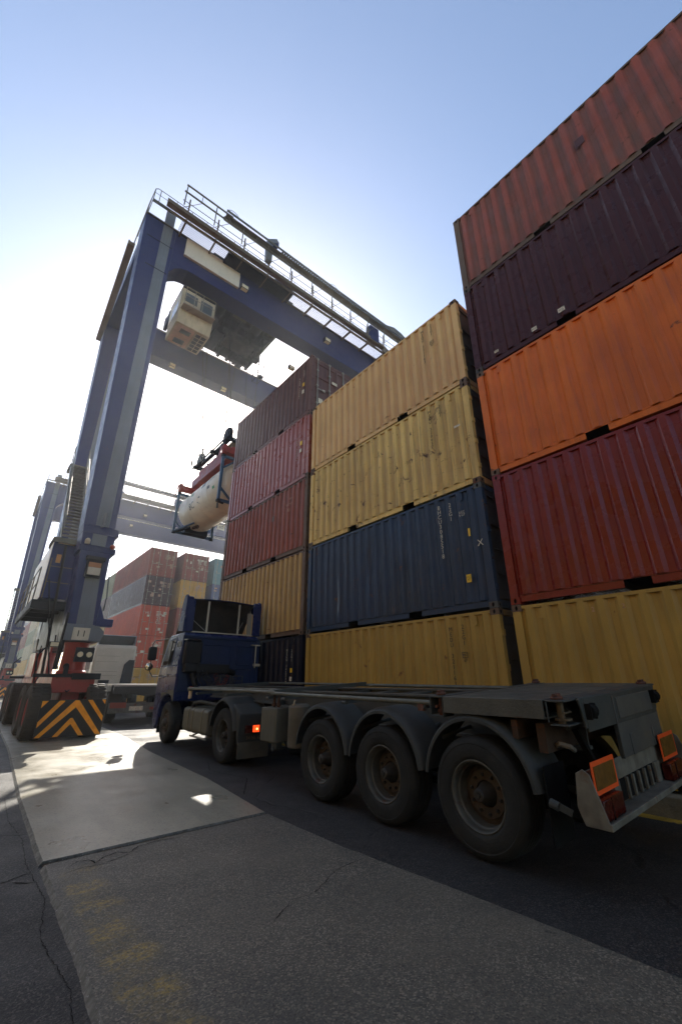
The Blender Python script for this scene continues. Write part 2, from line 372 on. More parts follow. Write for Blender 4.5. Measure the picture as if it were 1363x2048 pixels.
def corrug(y0, y1, z0, z1, xo, sgn, n, deep=DEEP, axis='x', dent=0.0, seed=1, zseg=6):
    """corrugated sheet; outer flats lie on xo, grooves go inward by deep; slight dents"""
    b = MB(); rnd = random.Random(seed); p = (y1-y0)/n; cols = []
    for i in range(n):
        a = y0+i*p
        cols += [(a+p*0.0, 1.0), (a+p*0.16, 1.0), (a+p*0.35, 0.0), (a+p*0.66, 0.0), (a+p*0.85, 1.0)]
    cols.append((y1, 1.0))
    dents = [(rnd.uniform(y0+.3, y1-.3), rnd.uniform(z0+.3, z1-.3), rnd.uniform(.12, .4), rnd.uniform(-dent, dent*.4)) for _ in range(14)] if dent else []
    vs = []
    for (yy, g) in cols:
        for k in range(zseg+1):
            zz = z0+(z1-z0)*k/zseg; d = deep*g
            for (dy, dz, dr, da) in dents:
                q = ((yy-dy)**2+((zz-dz)*0.6)**2)/dr**2
                if q < 1: d -= da*(1-q)**2
            vs.append((xo-sgn*d, yy, zz) if axis == 'x' else (yy, xo-sgn*d, zz))
    m = zseg+1
    fs = []
    for i in range(len(cols)-1):
        for k in range(zseg):
            f = (i*m+k, (i+1)*m+k, (i+1)*m+k+1, i*m+k+1)
            fs.append(f if (sgn > 0) == (axis == 'x') else f[::-1])
    b._add(vs, fs); b.groove = [g for (_, g) in cols for k in range(zseg+1)]; return b

def casting_mesh(m_out):
    """corner casting with oval holes in its four upright faces and top and bottom"""
    b = MB(); hx, hy, hz = 0.081, 0.089, 0.059
    def face(c, u, v, n, hu, hv, ou, ov):
        c, u, v, n = Vector(c), Vector(u), Vector(v), Vector(n); K = 12
        out = []; inn = []; deep = []
        for i in range(K):
            t = 2*math.pi*(i+0.5)/K; cu, sv = math.cos(t), math.sin(t)
            k = 1/max(abs(cu), abs(sv)); out.append(c+u*hu*cu*k+v*hv*sv*k)
            inn.append(c+u*ou*cu+v*ov*sv); deep.append(c+u*ou*cu+v*ov*sv-n*0.03)
        b._add(out+inn, [(i, (i+1) % K, K+(i+1) % K, K+i) for i in range(K)], 0)
        b._add(inn+deep, [(i, (i+1) % K, K+(i+1) % K, K+i) for i in range(K)]+[tuple(range(K, 2*K))], 1)
    X, Y, Z = (1, 0, 0), (0, 1, 0), (0, 0, 1)
    for s in (1, -1):
        face((s*hx, 0, 0), (0, s, 0), Z, (s, 0, 0), hy, hz, 0.026, 0.040)
        face((0, s*hy, 0), (-s, 0, 0), Z, (0, s, 0), hx, hz, 0.026, 0.036)
        face((0, 0, s*hz), X, (0, s, 0), (0, 0, s), hx, hy, 0.032, 0.062)
    return b.mesh('corner_casting', [m_out, m_pocket])

def container_kit(L, seed, detail=True, dent=0.012, ridge=20, doorend=-1):
    """meshes shared by every container of one length. local: x -W/2..W/2, y -L/2..L/2, z 0..H"""
    W2 = CW/2; L2 = L/2; kit = {}
    a, b_ = -L2+0.15, L2-0.15
    kit['side_wall_l'] = corrug(a, b_, 0.165, CH-0.062, -W2+0.004, -1, ridge, dent=dent, seed=seed, zseg=7)
    kit['side_wall_r'] = corrug(a, b_, 0.165, CH-0.062, W2-0.004, 1, ridge, dent=dent, seed=seed+5, zseg=7)
    kit['end_wall'] = corrug(-W2+0.12, W2-0.12, 0.16, CH-0.10, -doorend*(L2-0.02), -doorend, 9, deep=0.045, axis='y', dent=dent, seed=seed+9)
    f = MB(); pks = []
    for s in (-1, 1):
        x0, x1 = (W2-0.105, W2-0.034) if s > 0 else (-W2+0.034, -W2+0.105)
        # bottom rail, split by the two fork pockets
        if L < 7: segs = [(-L2+.17, -1.21), (-0.85, 0.85), (1.21, L2-.17)]
        else: segs = [(-L2+.17, L2-.17)]
        for u, v in segs: f.box(x0, x1, u, v, 0.036, 0.146)
        f.box(x0, x1, -L2+.17, L2-.17, 0.152, 0.172)
        if L < 7:
            for yc in (-1.03, 1.03):
                xa, xb = (-W2+0.036, -0.4) if s < 0 else (0.4, W2-0.036); pk = MB(); pks.append(pk)
                pk._add([(xa, yc-.18, .02), (xb, yc-.18, .02), (xb, yc+.18, .02), (xa, yc+.18, .02), (xa, yc-.18, .15), (xb, yc-.18, .15), (xb, yc+.18, .15), (xa, yc+.18, .15)],
                        [(0, 1, 2, 3), (7, 6, 5, 4), (0, 4, 5, 1), (3, 2, 6, 7)]+([(1, 5, 6, 2)] if s < 0 else [(0, 3, 7, 4)]))
        # top rail: the 60 mm tube with its lip
        f.box(min(s*W2, s*(W2-.06)) + (0.006 if s < 0 else 0), max(s*W2, s*(W2-.06))-(0.006 if s > 0 else 0), -L2+.17, L2-.17, CH-0.078, CH-0.024)
        for e in (-1, 1):   # corner posts
            xs = sorted((s*(W2-0.004), s*(W2-0.115))); ys = sorted((e*(L2-0.004), e*(L2-0.155)))
            f.box(xs[0], xs[1], ys[0], ys[1], 0.11, CH-0.11)
    for e in (-1, 1):       # header and sill of both ends
        ys = sorted((e*(L2-0.012), e*(L2-0.10)))
        f.box(-W2+.115, W2-.115, ys[0], ys[1], 0.02, 0.16); f.box(-W2+.115, W2-.115, ys[0], ys[1], CH-0.11, CH-0.012)
    kit['frame'] = f; kit['fork_pocket'] = pks
    r = corrug(-L2+0.1, L2-0.1, -W2+0.06, W2-0.06, 0, 1, int(ridge*1.3), deep=0.02, zseg=2)
    r.v = [(z, y, CH-0.022+x) for (x, y, z) in r.v]; kit['roof'] = r
    fl = MB(); fl.box(-W2+.076, W2-.076, -L2+.1, L2-.1, 0.152, 0.175); kit['floor'] = fl
    # doors: framed leaf with four pressed bands, lock rods with cams and handles
    e = doorend; yf = e*(L2-0.035)
    def leaf(x0, x1):
        d = MB(); y0, y1 = sorted((yf, yf-e*0.03)); z0, z1 = 0.17, CH-0.12
        d.box(x0, x1, y0, y1, z0, z1)
        for q in (z0+.02, z0+.52, z0+1.02, z0+1.52, z1-.14):
            d.box(x0+.02, x1-.02, *sorted((yf, yf+e*0.022)), q, q+.13)
        for q in ((x0, x0+.06), (x1-.06, x1)): d.box(q[0], q[1], *sorted((yf, yf+e*0.024)), z0, z1)
        return d
    kit['door_l'] = leaf(-W2+.12, -0.012); kit['door_r'] = leaf(0.012, W2-.12)
    def rod(x):
        d = MB(); y = yf+e*0.05; d.tube((x, y, 0.06), (x, y, CH-0.03), 0.019, 8)
        for q in (0.10, 0.45, 1.25, 1.95, CH-0.10): d.box(x-.05, x+.05, *sorted((yf+e*.024, y+e*.015)), q, q+.06)
        d.beam((x, y+e*.02, 1.12), (x+0.34, y+e*.03, 1.12), 0.012, 0.035)
        return d
    for i, x in enumerate((-0.93, -0.35, 0.35, 0.93)): kit['rod%d' % i] = rod(x-0.17 if x > 0 and False else x)
    hg = []
    for x in (-W2+.07, W2-.07):
        for q in (.35, .95, 1.5, 2.1): h1 = MB(); h1.box(x-.05, x+.05, *sorted((e*(L2-0.004), e*(L2+0.012))), q, q+.11); hg.append(h1)
    kit['hinges'] = hg
    vt = []
    for s in (-1, 1):
        for yy in (-L2+0.53, L2-0.53):
            v = MB(); xs = sorted((s*(W2-.040), s*(W2-.003))); v.box(xs[0], xs[1], yy-.045, yy+.045, CH-0.27, CH-0.10); vt.append(v)
    kit['vents'] = vt
    return kit
KC = {}
def paint(key, col, **k):
    k.setdefault('rough', 0.47); k.setdefault('var', 0.10); k.setdefault('vs', 0.9); k.setdefault('streak', 0.45)
    k.setdefault('rust', 0.10); k.setdefault('bump', 0.12); k.setdefault('bs', 2.5); k.setdefault('grain', 0.05); k.setdefault('gs', 150)
    return mat('paint_'+key, col, **k)
def kit_meshes(kname, L, seed, **kw):
    if kname in KC: return KC[kname]
    k = container_kit(L, seed, **kw); ph = mat('placeholder', (0.5, 0.5, 0.5)); out = {}
    for n, b in k.items():
        if n in ('vents', 'hinges'): out[n] = [v.mesh(n, ph) for v in b]
        elif n == 'fork_pocket': out[n] = [v.mesh(n, m_pocket) for v in b]
        else: out[n] = b.mesh(n, m_rod if n.startswith('rod') else ph)
    me = casting_mesh(ph); out['casting'] = me
    KC[kname] = out; return out
def setmat(o, m, i=0):
    if m is None: return
    o.material_slots[i].link = 'OBJECT'; o.material_slots[i].material = m
def container(kname, x, y, z, m, label, group, m_frame=None, m_door=None, full=True, rods=True, m_cast=None, kind='shipping container', rz=0):
    K = KC[kname]; L = {'a': 6.058, 'b': 6.058, 'c': 6.058, 'f': 12.192, 'g': 6.058}[kname[0]]
    o = bpy.data.objects.new('shipping_container', None); COL.objects.link(o); o.location = (x, y, z); o.rotation_euler = (0, 0, rz)
    tag(o, label, 'container', group); m_frame = m_frame or m; m_door = m_door or m; m_cast = m_cast or m_frame
    def p(nm, me, mm, par=o):
        q = bpy.data.objects.new(nm, me); COL.objects.link(q); q.parent = par; setmat(q, mm); return q
    p('side_wall', K['side_wall_l'], m); p('side_wall', K['side_wall_r'], m); p('end_wall', K['end_wall'], m)
    p('frame', K['frame'], m_frame); p('roof', K['roof'], m); p('floor', K['floor'], m_frame)
    for me in K['fork_pocket']: p('fork_pocket', me, None)
    for s, rr in (('door_l', (0, 1)), ('door_r', (2, 3))):
        d = p('door', K[s], m_door)
        if rods:
            for i in rr: p('lock_rod', K['rod%d' % i], None, d)
    if full:
        for me in K['hinges']: p('door_hinge', me, m_frame)
        for me in K['vents']: p('air_vent', me, m)
        for sx in (-1, 1):
            for sy in (-1, 1):
                for zz in (0.059, CH-0.059):
                    q = p('corner_casting', K['casting'], m_cast); q.location = (sx*(CW/2-0.081), sy*(L/2-0.089), zz)
    return o
kit_meshes('a', 6.058, 11, dent=0.010); kit_meshes('b', 6.058, 23, dent=0.030); kit_meshes('c', 6.058, 37, dent=0.012)
kit_meshes('f', 12.192, 51, ridge=42, dent=0.0)

PC = dict(
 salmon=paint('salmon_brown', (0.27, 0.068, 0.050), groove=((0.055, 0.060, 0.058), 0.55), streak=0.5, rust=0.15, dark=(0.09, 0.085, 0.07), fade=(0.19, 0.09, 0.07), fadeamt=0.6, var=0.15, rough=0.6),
 plum=paint('dark_plum', (0.055, 0.015, 0.013), rough=0.32, spec=0.22, streak=0.25, rust=0.02, var=0.08),
 orange=paint('orange', (0.60, 0.150, 0.012), rough=0.40, streak=0.35, rust=0.07, dark=(0.4, 0.09, 0.02), var=0.10, fade=(0.36, 0.085, 0.02), fadeamt=0.6),
 crimson=paint('crimson', (0.165, 0.014, 0.010), rough=0.28, spec=0.32, streak=0.2, rust=0.02, var=0.06),
 ochre=paint('ochre', (0.34, 0.235, 0.060), streak=0.35, rust=0.05, fade=(0.26, 0.18, 0.06), fadeamt=0.5, dark=(0.25, 0.17, 0.07)),
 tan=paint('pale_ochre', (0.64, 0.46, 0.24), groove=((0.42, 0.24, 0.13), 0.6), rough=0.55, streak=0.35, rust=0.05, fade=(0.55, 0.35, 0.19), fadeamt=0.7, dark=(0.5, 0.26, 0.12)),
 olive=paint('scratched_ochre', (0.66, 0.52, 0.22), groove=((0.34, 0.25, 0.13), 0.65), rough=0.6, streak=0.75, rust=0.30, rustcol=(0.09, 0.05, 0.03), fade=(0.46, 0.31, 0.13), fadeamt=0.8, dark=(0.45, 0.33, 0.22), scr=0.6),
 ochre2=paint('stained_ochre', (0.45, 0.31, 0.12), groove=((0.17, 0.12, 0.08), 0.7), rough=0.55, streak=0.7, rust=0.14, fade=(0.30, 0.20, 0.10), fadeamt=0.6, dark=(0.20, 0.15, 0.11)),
 blue=paint('worn_blue', (0.013, 0.036, 0.100), rough=0.42, streak=0.45, rust=0.16, rustcol=(0.10, 0.05, 0.03), fade=(0.026, 0.036, 0.055), fadeamt=0.6, dark=(0.03, 0.04, 0.05)),
 navy=paint('navy', (0.005, 0.007, 0.022), rough=0.4, streak=0.2, rust=0.02),
 maroon=paint('glossy_maroon', (0.25, 0.060, 0.034), rough=0.30, spec=0.55, streak=0.2, rust=0.03, var=0.06, rvar=0.05),
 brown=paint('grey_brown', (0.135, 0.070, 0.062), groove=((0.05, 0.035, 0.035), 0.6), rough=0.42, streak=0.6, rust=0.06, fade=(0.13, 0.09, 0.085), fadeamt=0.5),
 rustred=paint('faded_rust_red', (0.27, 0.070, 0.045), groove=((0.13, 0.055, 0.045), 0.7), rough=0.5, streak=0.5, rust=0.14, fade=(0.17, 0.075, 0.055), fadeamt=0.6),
 railbrown=paint('weathered_rail', (0.115, 0.080, 0.062), rough=0.6, streak=0.2, rust=0.3),
 railgrey=paint('grimy_rail', (0.075, 0.082, 0.088), rough=0.6, streak=0.2, rust=0.2),
 raildark_doorshade=paint('dark_rail_doorshade', (0.055, 0.050, 0.045), rough=0.6, streak=0.2, rust=0.2),  # dark castings; also paints gap shade onto the middle stack's doors
 red=paint('bright_red', (0.46, 0.070, 0.028), rough=0.5, streak=0.3, rust=0.06),
 yellow=paint('golden_yellow', (0.52, 0.30, 0.06), rough=0.5, streak=0.3, rust=0.08),
 teal=paint('pale_teal', (0.12, 0.25, 0.33), rough=0.5, streak=0.3, rust=0.08),
 violet=paint('violet_blue', (0.08, 0.11, 0.26), rough=0.5, streak=0.3, rust=0.05),
 beige=paint('beige', (0.48, 0.42, 0.33), rough=0.6, streak=0.4, rust=0.08),
 khaki=paint('khaki_grey', (0.26, 0.27, 0.20), rough=0.6, streak=0.5, rust=0.10),
)
BASE = 0.236; XC = 7.24+CW/2
YR, YM, YL = 3.825-3.029, 4.085+3.029, 10.315+3.029
def lev(k): return BASE+(k-1)*CP
G = 'twenty foot containers stacked beside the truck lane'
r5 = container('b', XC, YR, lev(5), PC['salmon'], 'faded salmon brown container, topmost of the five in the stack beside the trailer tail', G, m_frame=PC['railbrown'])
r4 = container('c', XC, YR, lev(4), PC['plum'], 'dark plum container between the salmon brown one and the orange one', G, m_frame=PC['plum'], m_cast=PC['raildark_doorshade'])
r3 = container('a', XC, YR, lev(3), PC['orange'], 'bright orange container between the dark plum and the deep crimson ones', G, m_cast=PC['railbrown'])
r2 = container('c', XC, YR, lev(2), PC['crimson'], 'deep crimson container directly below the orange one', G)
r1 = container('a', XC, YR, lev(1), PC['ochre'], 'ochre yellow container on the ground behind the trailer tail, below the crimson one', G, m_cast=PC['railbrown'])
m4 = container('a', XC, YM, lev(4), PC['tan'], 'pale ochre container on top of the four high middle stack', G, m_cast=PC['railbrown'], m_frame=PC['tan'], m_door=PC['raildark_doorshade'], rods=False)  # this whole stack: shade of the gap put into the door colour, rods left out
m3 = container('b', XC, YM, lev(3), PC['olive'], 'scratched ochre container resting on the blue one', G, m_cast=PC['railbrown'], m_door=PC['raildark_doorshade'], rods=False)
m2 = container('b', XC, YM, lev(2), PC['blue'], 'worn blue container with a white painted cross, second from the ground', G, m_frame=PC['blue'], m_cast=PC['railgrey'], m_door=PC['raildark_doorshade'], rods=False)
m1 = container('a', XC, YM, lev(1), PC['ochre'], 'ochre yellow container with black code letters under the blue one', G, m_cast=PC['railbrown'], m_door=PC['raildark_doorshade'], rods=False)
l5 = container('a', XC, YL, lev(5), PC['brown'], 'grey brown container with visible door end on top of the far stack', G)
l4 = container('c', XC, YL, lev(4), PC['maroon'], 'shiny maroon container directly below the grey brown one', G, m_cast=PC['railbrown'])
l3 = container('b', XC, YL, lev(3), PC['rustred'], 'faded rust red container with scuffed white marks below the shiny maroon one', G, m_frame=PC['railbrown'])
l2 = container('b', XC, YL, lev(2), PC['ochre2'], 'stained ochre container behind the blue cab, above the navy one', G, m_frame=PC['railbrown'])
l1 = container('a', XC, YL, lev(1), PC['navy'], 'navy blue container at ground level beside the blue cab', G)

FX = -CW/2-0.0035     # just outside the side wall flats
def ctext(o, s, size, yrel, ztop, m, line=0.95, col=True, sx=1.0, nm='lettering'):
    """yrel in world y, ztop = world z of the centre"""
    t = '\n'.join(s) if col else s
    return text(nm, t, size, (FX, yrel-o.location.y, ztop-o.location.z), '-x', m, o, line=line, sx=sx)
def patch(o, yc, zc, w_, h_, m, nm='sticker', th=0.002):
    b = MB(); b.box(FX-th, FX+0.001, yc-w_/2-o.location.y, yc+w_/2-o.location.y, zc-h_/2-o.location.z, zc+h_/2-o.location.z)
    return b.build(nm, m, o)
ctext(m2, 'BHCU3085518', 0.135, 5.18, 4.60, m_white, line=0.83)
ctext(m2, '22G1', 0.125, 4.89, 4.98, m_white, line=0.88)
ctext(m2, 'LCC\n5 G7', 0.075, 4.61, 4.86, m_white, col=False, line=0.9)
ctext(m2, 'X', 0.19, 4.27, 4.13, m_white, col=False)
patch(m2, 4.49, 4.41, 0.045, 0.17, m_stick); patch(m2, 4.62, 3.47, 0.11, 0.16, m_stick)
ctext(m2, 'LCC\n67', 0.055, 4.62, 3.47, m_black, col=False).location.x -= 0.003
for o, z1, z2, z3 in ((m1, 2.14, 2.40, 1.98), (m4, 9.95, 10.2, 9.74)):
    ctext(o, 'MEDU 321163', 0.115, 5.18, z1-0.12, m_black, line=0.88)
    ctext(o, '22G1', 0.115, 4.89, z2, m_black, line=0.88)
    b = MB(); yc, zc = 4.90-o.location.y, z3+.05-o.location.z
    for q in ((-.06, -.05, -.045, .045), (.05, .06, -.045, .045), (-.06, .06, .045, .055), (-.06, .06, -.055, -.045)): b.box(FX-.001, FX+.001, yc+q[0], yc+q[1], zc+q[2], zc+q[3])
    b.build('code_frame', m_black, o)
    ctext(o, 'MC', 0.06, 4.90, z3+.05, m_black, col=False); ctext(o, '67', 0.075, 4.90, z3-.05, m_black, col=False)
ctext(m3, 'MEDU 320657', 0.11, 5.19, 7.25, m_black, line=0.9); ctext(m3, '22G1', 0.105, 4.88, 7.62, m_black, line=0.85)
patch(m3, 4.47, 6.98, 0.16, 0.05, m_stickw)
ctext(l1, 'MSCU 345718', 0.10, 11.09, 1.98, m_white, line=0.88); ctext(l1, '22G1', 0.10, 10.83, 2.27, m_white, line=0.9)
patch(l1, 10.83, 1.86, 0.11, 0.12, m_stick); patch(l1, 10.84, 1.63, 0.11, 0.12, m_stickw)
ctext(l5, 'CLHU 344501', 0.10, 11.06, 12.05, m_white, line=0.9); ctext(l5, '22G1', 0.10, 10.78, 12.6, m_white, line=0.9)
patch(l5, 10.80, 12.10, 0.12, 0.16, m_stick); patch(l5, 10.82, 11.78, 0.13, 0.17, m_stickw)
ctext(l4, 'CLHU 326490', 0.10, 11.06, 9.35, m_white, line=0.9); patch(l4, 10.80, 9.50, 0.12, 0.16, m_stick); patch(l4, 10.82, 9.2, 0.12, 0.14, m_stickw)
ctext(l3, '22G1', 0.09, 11.30, 7.5, m_faded, col=False); ctext(l3, 'ICC 67', 0.12, 11.40, 7.3, m_faded, col=False); ctext(l3, '83', 0.16, 11.40, 7.08, m_faded, col=False)
for yy, zz, ww, hh in ((1.86, 8.35, .13, .10), (2.42, 8.29, .11, .09), (3.27, 8.31, .10, .06)):
    patch(r4, yy, zz, ww, hh, m_stickw); ctext(r4, 'IICL', hh*0.6, yy, zz, m_black, col=False).location.x -= 0.003
ctext(r1, '2', 0.10, 2.50, 2.60, m_faded, col=False); ctext(r1, '2', 0.10, 2.08, 2.60, m_faded, col=False)
m_dpatch = mat('repainted_patch', (0.095, 0.038, 0.036), 0.5, var=0.2); m_opatch = mat('primer_patch', (0.33, 0.070, 0.035), 0.6, var=0.3, vs=6)
patch(r5, 0.73, 12.20, 0.17, 0.24, m_dpatch, 'repair_patch')
m_gpatch = mat('grey_patch', (0.12, 0.08, 0.075), 0.6, var=0.2)
patch(l3, 12.40, 7.05, 0.16, 0.2, m_gpatch, 'repair_patch')
# placards on the visible door end of the far stack's top container
for (xx, zz, ww, hh) in ((-0.93+0.16, 0.62, .2, .22), (-0.62, 1.15, .12, .1), (-0.10, 1.75, .25, .12)):
    b = MB(); yv = -3.029-0.012; b.box(xx-ww/2, xx+ww/2, yv-.004, yv, zz-hh/2, zz+hh/2); b.build('placard', m_stickw, l5)

# ------------------------------------------------------------------ wheels
m_tyre = mat('tyre_rubber', (0.014, 0.015, 0.017), 0.8, var=0.2, vs=5, dust=0.5, dustcol=(0.036, 0.035, 0.036), bump=0.25, bs=40)
m_rim = mat('dusty_rim', (0.085, 0.082, 0.085), 0.55, var=0.25, vs=6, rust=0.35, rustcol=(0.055, 0.032, 0.025), dust=0.4, dustcol=(0.07, 0.065, 0.06), metal=0.2)
m_disc = mat('rusty_disc', (0.055, 0.047, 0.043), 0.7, var=0.3, vs=8, rust=0.45, rustcol=(0.035, 0.018, 0.012), dust=0.4, dustcol=(0.06, 0.055, 0.05))
m_hub = mat('greasy_hub', (0.030, 0.033, 0.038), 0.5, var=0.3, vs=9, dust=0.4, dustcol=(0.05, 0.05, 0.052))
m_chas = mat('chassis_grey', (0.048, 0.052, 0.060), 0.55, var=0.18, vs=1.6, dust=0.5, dustcol=(0.065, 0.065, 0.068), rust=0.12, bump=0.1, bs=12)
m_chasb = mat('chassis_bluegrey', (0.064, 0.068, 0.084), 0.5, var=0.15, dust=0.4, rust=0.10)
m_fend = mat('dusty_fender', (0.035, 0.038, 0.045), 0.62, var=0.15, vs=2.2, dust=0.6, dustcol=(0.065, 0.068, 0.075), bump=0.1, bs=15)
m_rustst = mat('rusty_steel', (0.06, 0.036, 0.028), 0.8, var=0.3, vs=9, rust=0.5, rustcol=(0.05, 0.03, 0.022), bump=0.3, bs=30)
m_lock = mat('twistlock_red_rust', (0.075, 0.036, 0.030), 0.7, var=0.3, vs=15, rust=0.4)
m_tread = mat('tread_plate', (0.060, 0.064, 0.072), 0.5, var=0.15, vs=3, dust=0.4, rust=0.12, bump=0.35, bs=34)
m_flap = mat('mud_flap', (0.006, 0.006, 0.007), 0.85, var=0.3, vs=6, dust=0.1, dustcol=(0.03, 0.03, 0.03), spec=0.15)
m_under = mat('underbody_black', (0.006, 0.006, 0.006), 0.85, spec=0.15)
m_tank = mat('dusty_aluminium', (0.13, 0.125, 0.12), 0.55, metal=0.25, var=0.15, vs=3, dust=0.5, dustcol=(0.09, 0.085, 0.08), bump=0.12, bs=9)
m_orange = mat('reflective_orange', (0.72, 0.10, 0.02), 0.5, var=0.08)
m_refl = mat('amber_reflector', (0.13, 0.070, 0.015), 0.4, var=0.3, vs=20)
m_redl = mat('red_lens', (0.055, 0.008, 0.006), 0.25, var=0.35, vs=14)
m_bump = mat('scuffed_bumper', (0.16, 0.155, 0.16), 0.6, var=0.3, vs=6, dust=0.5, dustcol=(0.13, 0.10, 0.08), rust=0.3, streak=0.4)
m_beamr = mat('brown_crossbeam', (0.040, 0.026, 0.018), 0.75, var=0.3, rust=0.4)

def tyre_prof(R, Wd, rr):
    """closed outline (radius, x) of the tyre; outer face at x=0"""
    p = [(rr+.012, .030), (rr+.03, .012), (rr+.055, .004), (R*.80, .000), (R*.86, .006), (R*.875, .002), (R*.93, .010), (R*.965, .028), (R*.99, .048), (R, .062)]
    k = 4; gw = 0.010; a0, a1 = .062, Wd-.062
    for i in range(1, k+1):
        g = a0+(a1-a0)*i/(k+1); p += [(R, g-gw/2), (R-.013, g-gw/3), (R-.013, g+gw/3), (R, g+gw/2)]
    q = [(r, Wd-a) for r, a in p[:10]][::-1]
    return p+q
def wheel_meshes(R=.52, Wd=.38, rr=.292, kind='dish', tag_=''):
    t = MB(); t.lathe(tyre_prof(R, Wd, rr), (0, 0, 0), n=64, closed=True)
    for i in range(56):   # shoulder blocks
        a = 2*math.pi*i/56
        for x in (.050, Wd-.050): pass
    me_t = t.mesh('tyre'+tag_, m_tyre)
    r = MB()
    if kind == 'dish':
        r.lathe([(rr+.020, .030), (rr+.018, .020), (rr+.008, .016), (rr, .022), (rr-.012, .040), (rr-.016, .085), (rr-.030, .100), (rr-.034, .20), (rr-.040, .215)], (0, 0, 0), n=48, m=0)
        r.lathe([(rr-.036, .205), (rr-.055, .196), (.215, .190), (.205, .172), (.118, .172), (.110, .20)], (0, 0, 0), n=48, m=1)
        hole = []
        hb = .168
        dx = .172
    else:
        r.lathe([(rr+.020, .030), (rr+.010, .018), (rr, .022), (rr-.02, .06), (rr-.045, .075), (.235, .055), (.215, .020), (.115, .012), (.108, .03)], (0, 0, 0), n=48, m=1)
        dx = .012; hb = .168
    for i in range(10):
        a = 2*math.pi*(i+.3)/10; c = (dx, hb*math.cos(a), hb*math.sin(a))
        r.tube((c[0]+.004, c[1], c[2]), (c[0]-.022, c[1], c[2]), .0165, 6, m=2); r.tube((c[0]-.02, c[1], c[2]), (c[0]-.034, c[1], c[2]), .010, 6, m=2)
        if kind == 'dish':
            a2 = a+math.pi/10; c = (.1935, .236*math.cos(a2), .236*math.sin(a2))
    me_r = r.mesh('wheel'+tag_, [m_rim, m_disc, m_hub])
    h = MB()
    if kind == 'dish': h.lathe([(.112, .21), (.106, .175), (.090, .150), (.078, .110), (.060, .075), (.058, .045), (.050, .036), (.030, .034), (.028, .040), (.0, .040)], (0, 0, 0), n=28)
    else: h.lathe([(.110, .03), (.100, -.01), (.080, -.045), (.062, -.06), (.0, -.062)], (0, 0, 0), n=28)
    h.tube((.02 if kind == 'dish' else -.05, 0, 0), (.05, 0, 0), .022, 8)
    bk = MB(); bk.lathe([(.0, .23), (rr-.03, .23)], (0, 0, 0), n=24)
    h.lathe([(.0, .225), (rr-.038, .225)], (0, 0, 0), n=24)
    return me_r, me_t, h.mesh('hub'+tag_, m_hub)
WH = wheel_meshes(); WF = wheel_meshes(kind='front', Wd=.32, tag_='_front')
def wheel(par, x, y, z, meshes=WH, flip=False, rot=0.0):
    b = par.get('base', (0, 0, 0))
    o = bpy.data.objects.new('wheel', meshes[0]); COL.objects.link(o); o.parent = par
    o.location = (x-b[0], y-b[1], z-b[2]); o.rotation_euler = (rot, 0, math.pi if flip else 0)
    for nm, me in (('tyre', meshes[1]), ('hub', meshes[2])):
        q = bpy.data.objects.new(nm, me); COL.objects.link(q); q.parent = o
    return o

# ------------------------------------------------------------------ semi-trailer (frame: x 0..2.5 across, y forward)
TLOC, TRZ = (3.98, 0, 0), -0.038
tr = thing('semi_trailer', 'empty grey skeletal container trailer with three dusty wheels and orange framed reflectors at its tail', 'trailer', base=(1.25, 6, 0), loc=TLOC, rz=TRZ)
AX = (2.83, 4.18, 5.50)
for k, y in enumerate(AX):
    wheel(tr, 0.02, y, .522, rot=k*0.9); wheel(tr, 2.48, y, .522, flip=True, rot=k)
    a = MB(); a.tube((.3, y, .522), (2.2, y, .522), .075, 14); a.box(.55, .75, y-.45, y+.12, .42, .50); a.box(1.75, 1.95, y-.45, y+.12, .42, .50); a.build('axle', m_under, tr)
# main beams
mb = MB()
for x in (.72, 1.72):
    mb.prism([(1.95, .92), (6.6, .92), (7.6, 1.10), (11.2, 1.16), (11.2, 1.19), (7.6, 1.13), (6.6, .95), (1.95, .95)], 'x', x-.07, x+.07)
    mb.prism([(1.95, .94), (6.6, .94), (7.6, 1.12), (11.2, 1.18), (11.2, 1.34), (1.95, 1.34)], 'x', x-.010, x+.010)
    mb.box(x-.075, x+.075, 1.95, 11.2, 1.34, 1.362)
mb.build('main_beam', m_chasb, tr)
for y in (2.3, 3.5, 4.85, 6.1, 8.3, 9.4, 10.4):
    cb = MB(); cb.box(.735, 1.705, y-.04, y+.04, 1.02 if y < 7 else 1.2, 1.33); cb.build('cross_member', m_chas, tr)
for y in (3.75, 4.5, 5.2):
    cb = MB(); cb.box(1.0, 1.45, y-.09, y+.09, 1.325, 1.345); cb.build('step_plate', m_chas, tr)
# side pipes with their brackets
sp = MB(); sp.tube((.03, 3.32, 1.335), (.03, 7.0, 1.365), .030, 12); sp.tube((.03, 6.85, 1.385), (.03, 11.25, 1.40), .028, 12)
sp.tube((2.47, 3.32, 1.335), (2.47, 11.25, 1.39), .030, 12)
sp.tube((.30, 7.0, 1.40), (.30, 11.2, 1.41), .022, 10)
sp.build('side_pipe', mat('pipe_grey', (0.10, 0.105, 0.11), 0.5, var=0.2, vs=4, dust=0.4, metal=0.3, rust=0.15), tr)
for y in (3.45, 4.9, 6.55, 7.1, 8.9, 10.6):
    pb = MB(); pb.box(.05, .71, y-.025, y+.025, 1.27, 1.315); pb.tube((.03, y-.05, 1.29), (.03, y+.05, 1.29), .028, 8)
    pb.build('pipe_bracket', m_chas, tr)
    pb = MB(); pb.box(1.73, 2.45, y-.025, y+.025, 1.27, 1.315); pb.build('pipe_bracket', m_chas, tr)
for y in (7.05, 11.2):
    b = MB(); b.box(.02, 2.48, y-.07, y+.07, 1.345, 1.42); b.box(.72, 1.78, y-.05, y+.05, 1.30, 1.345); b.build('bolster', m_chas, tr, bev=.006)
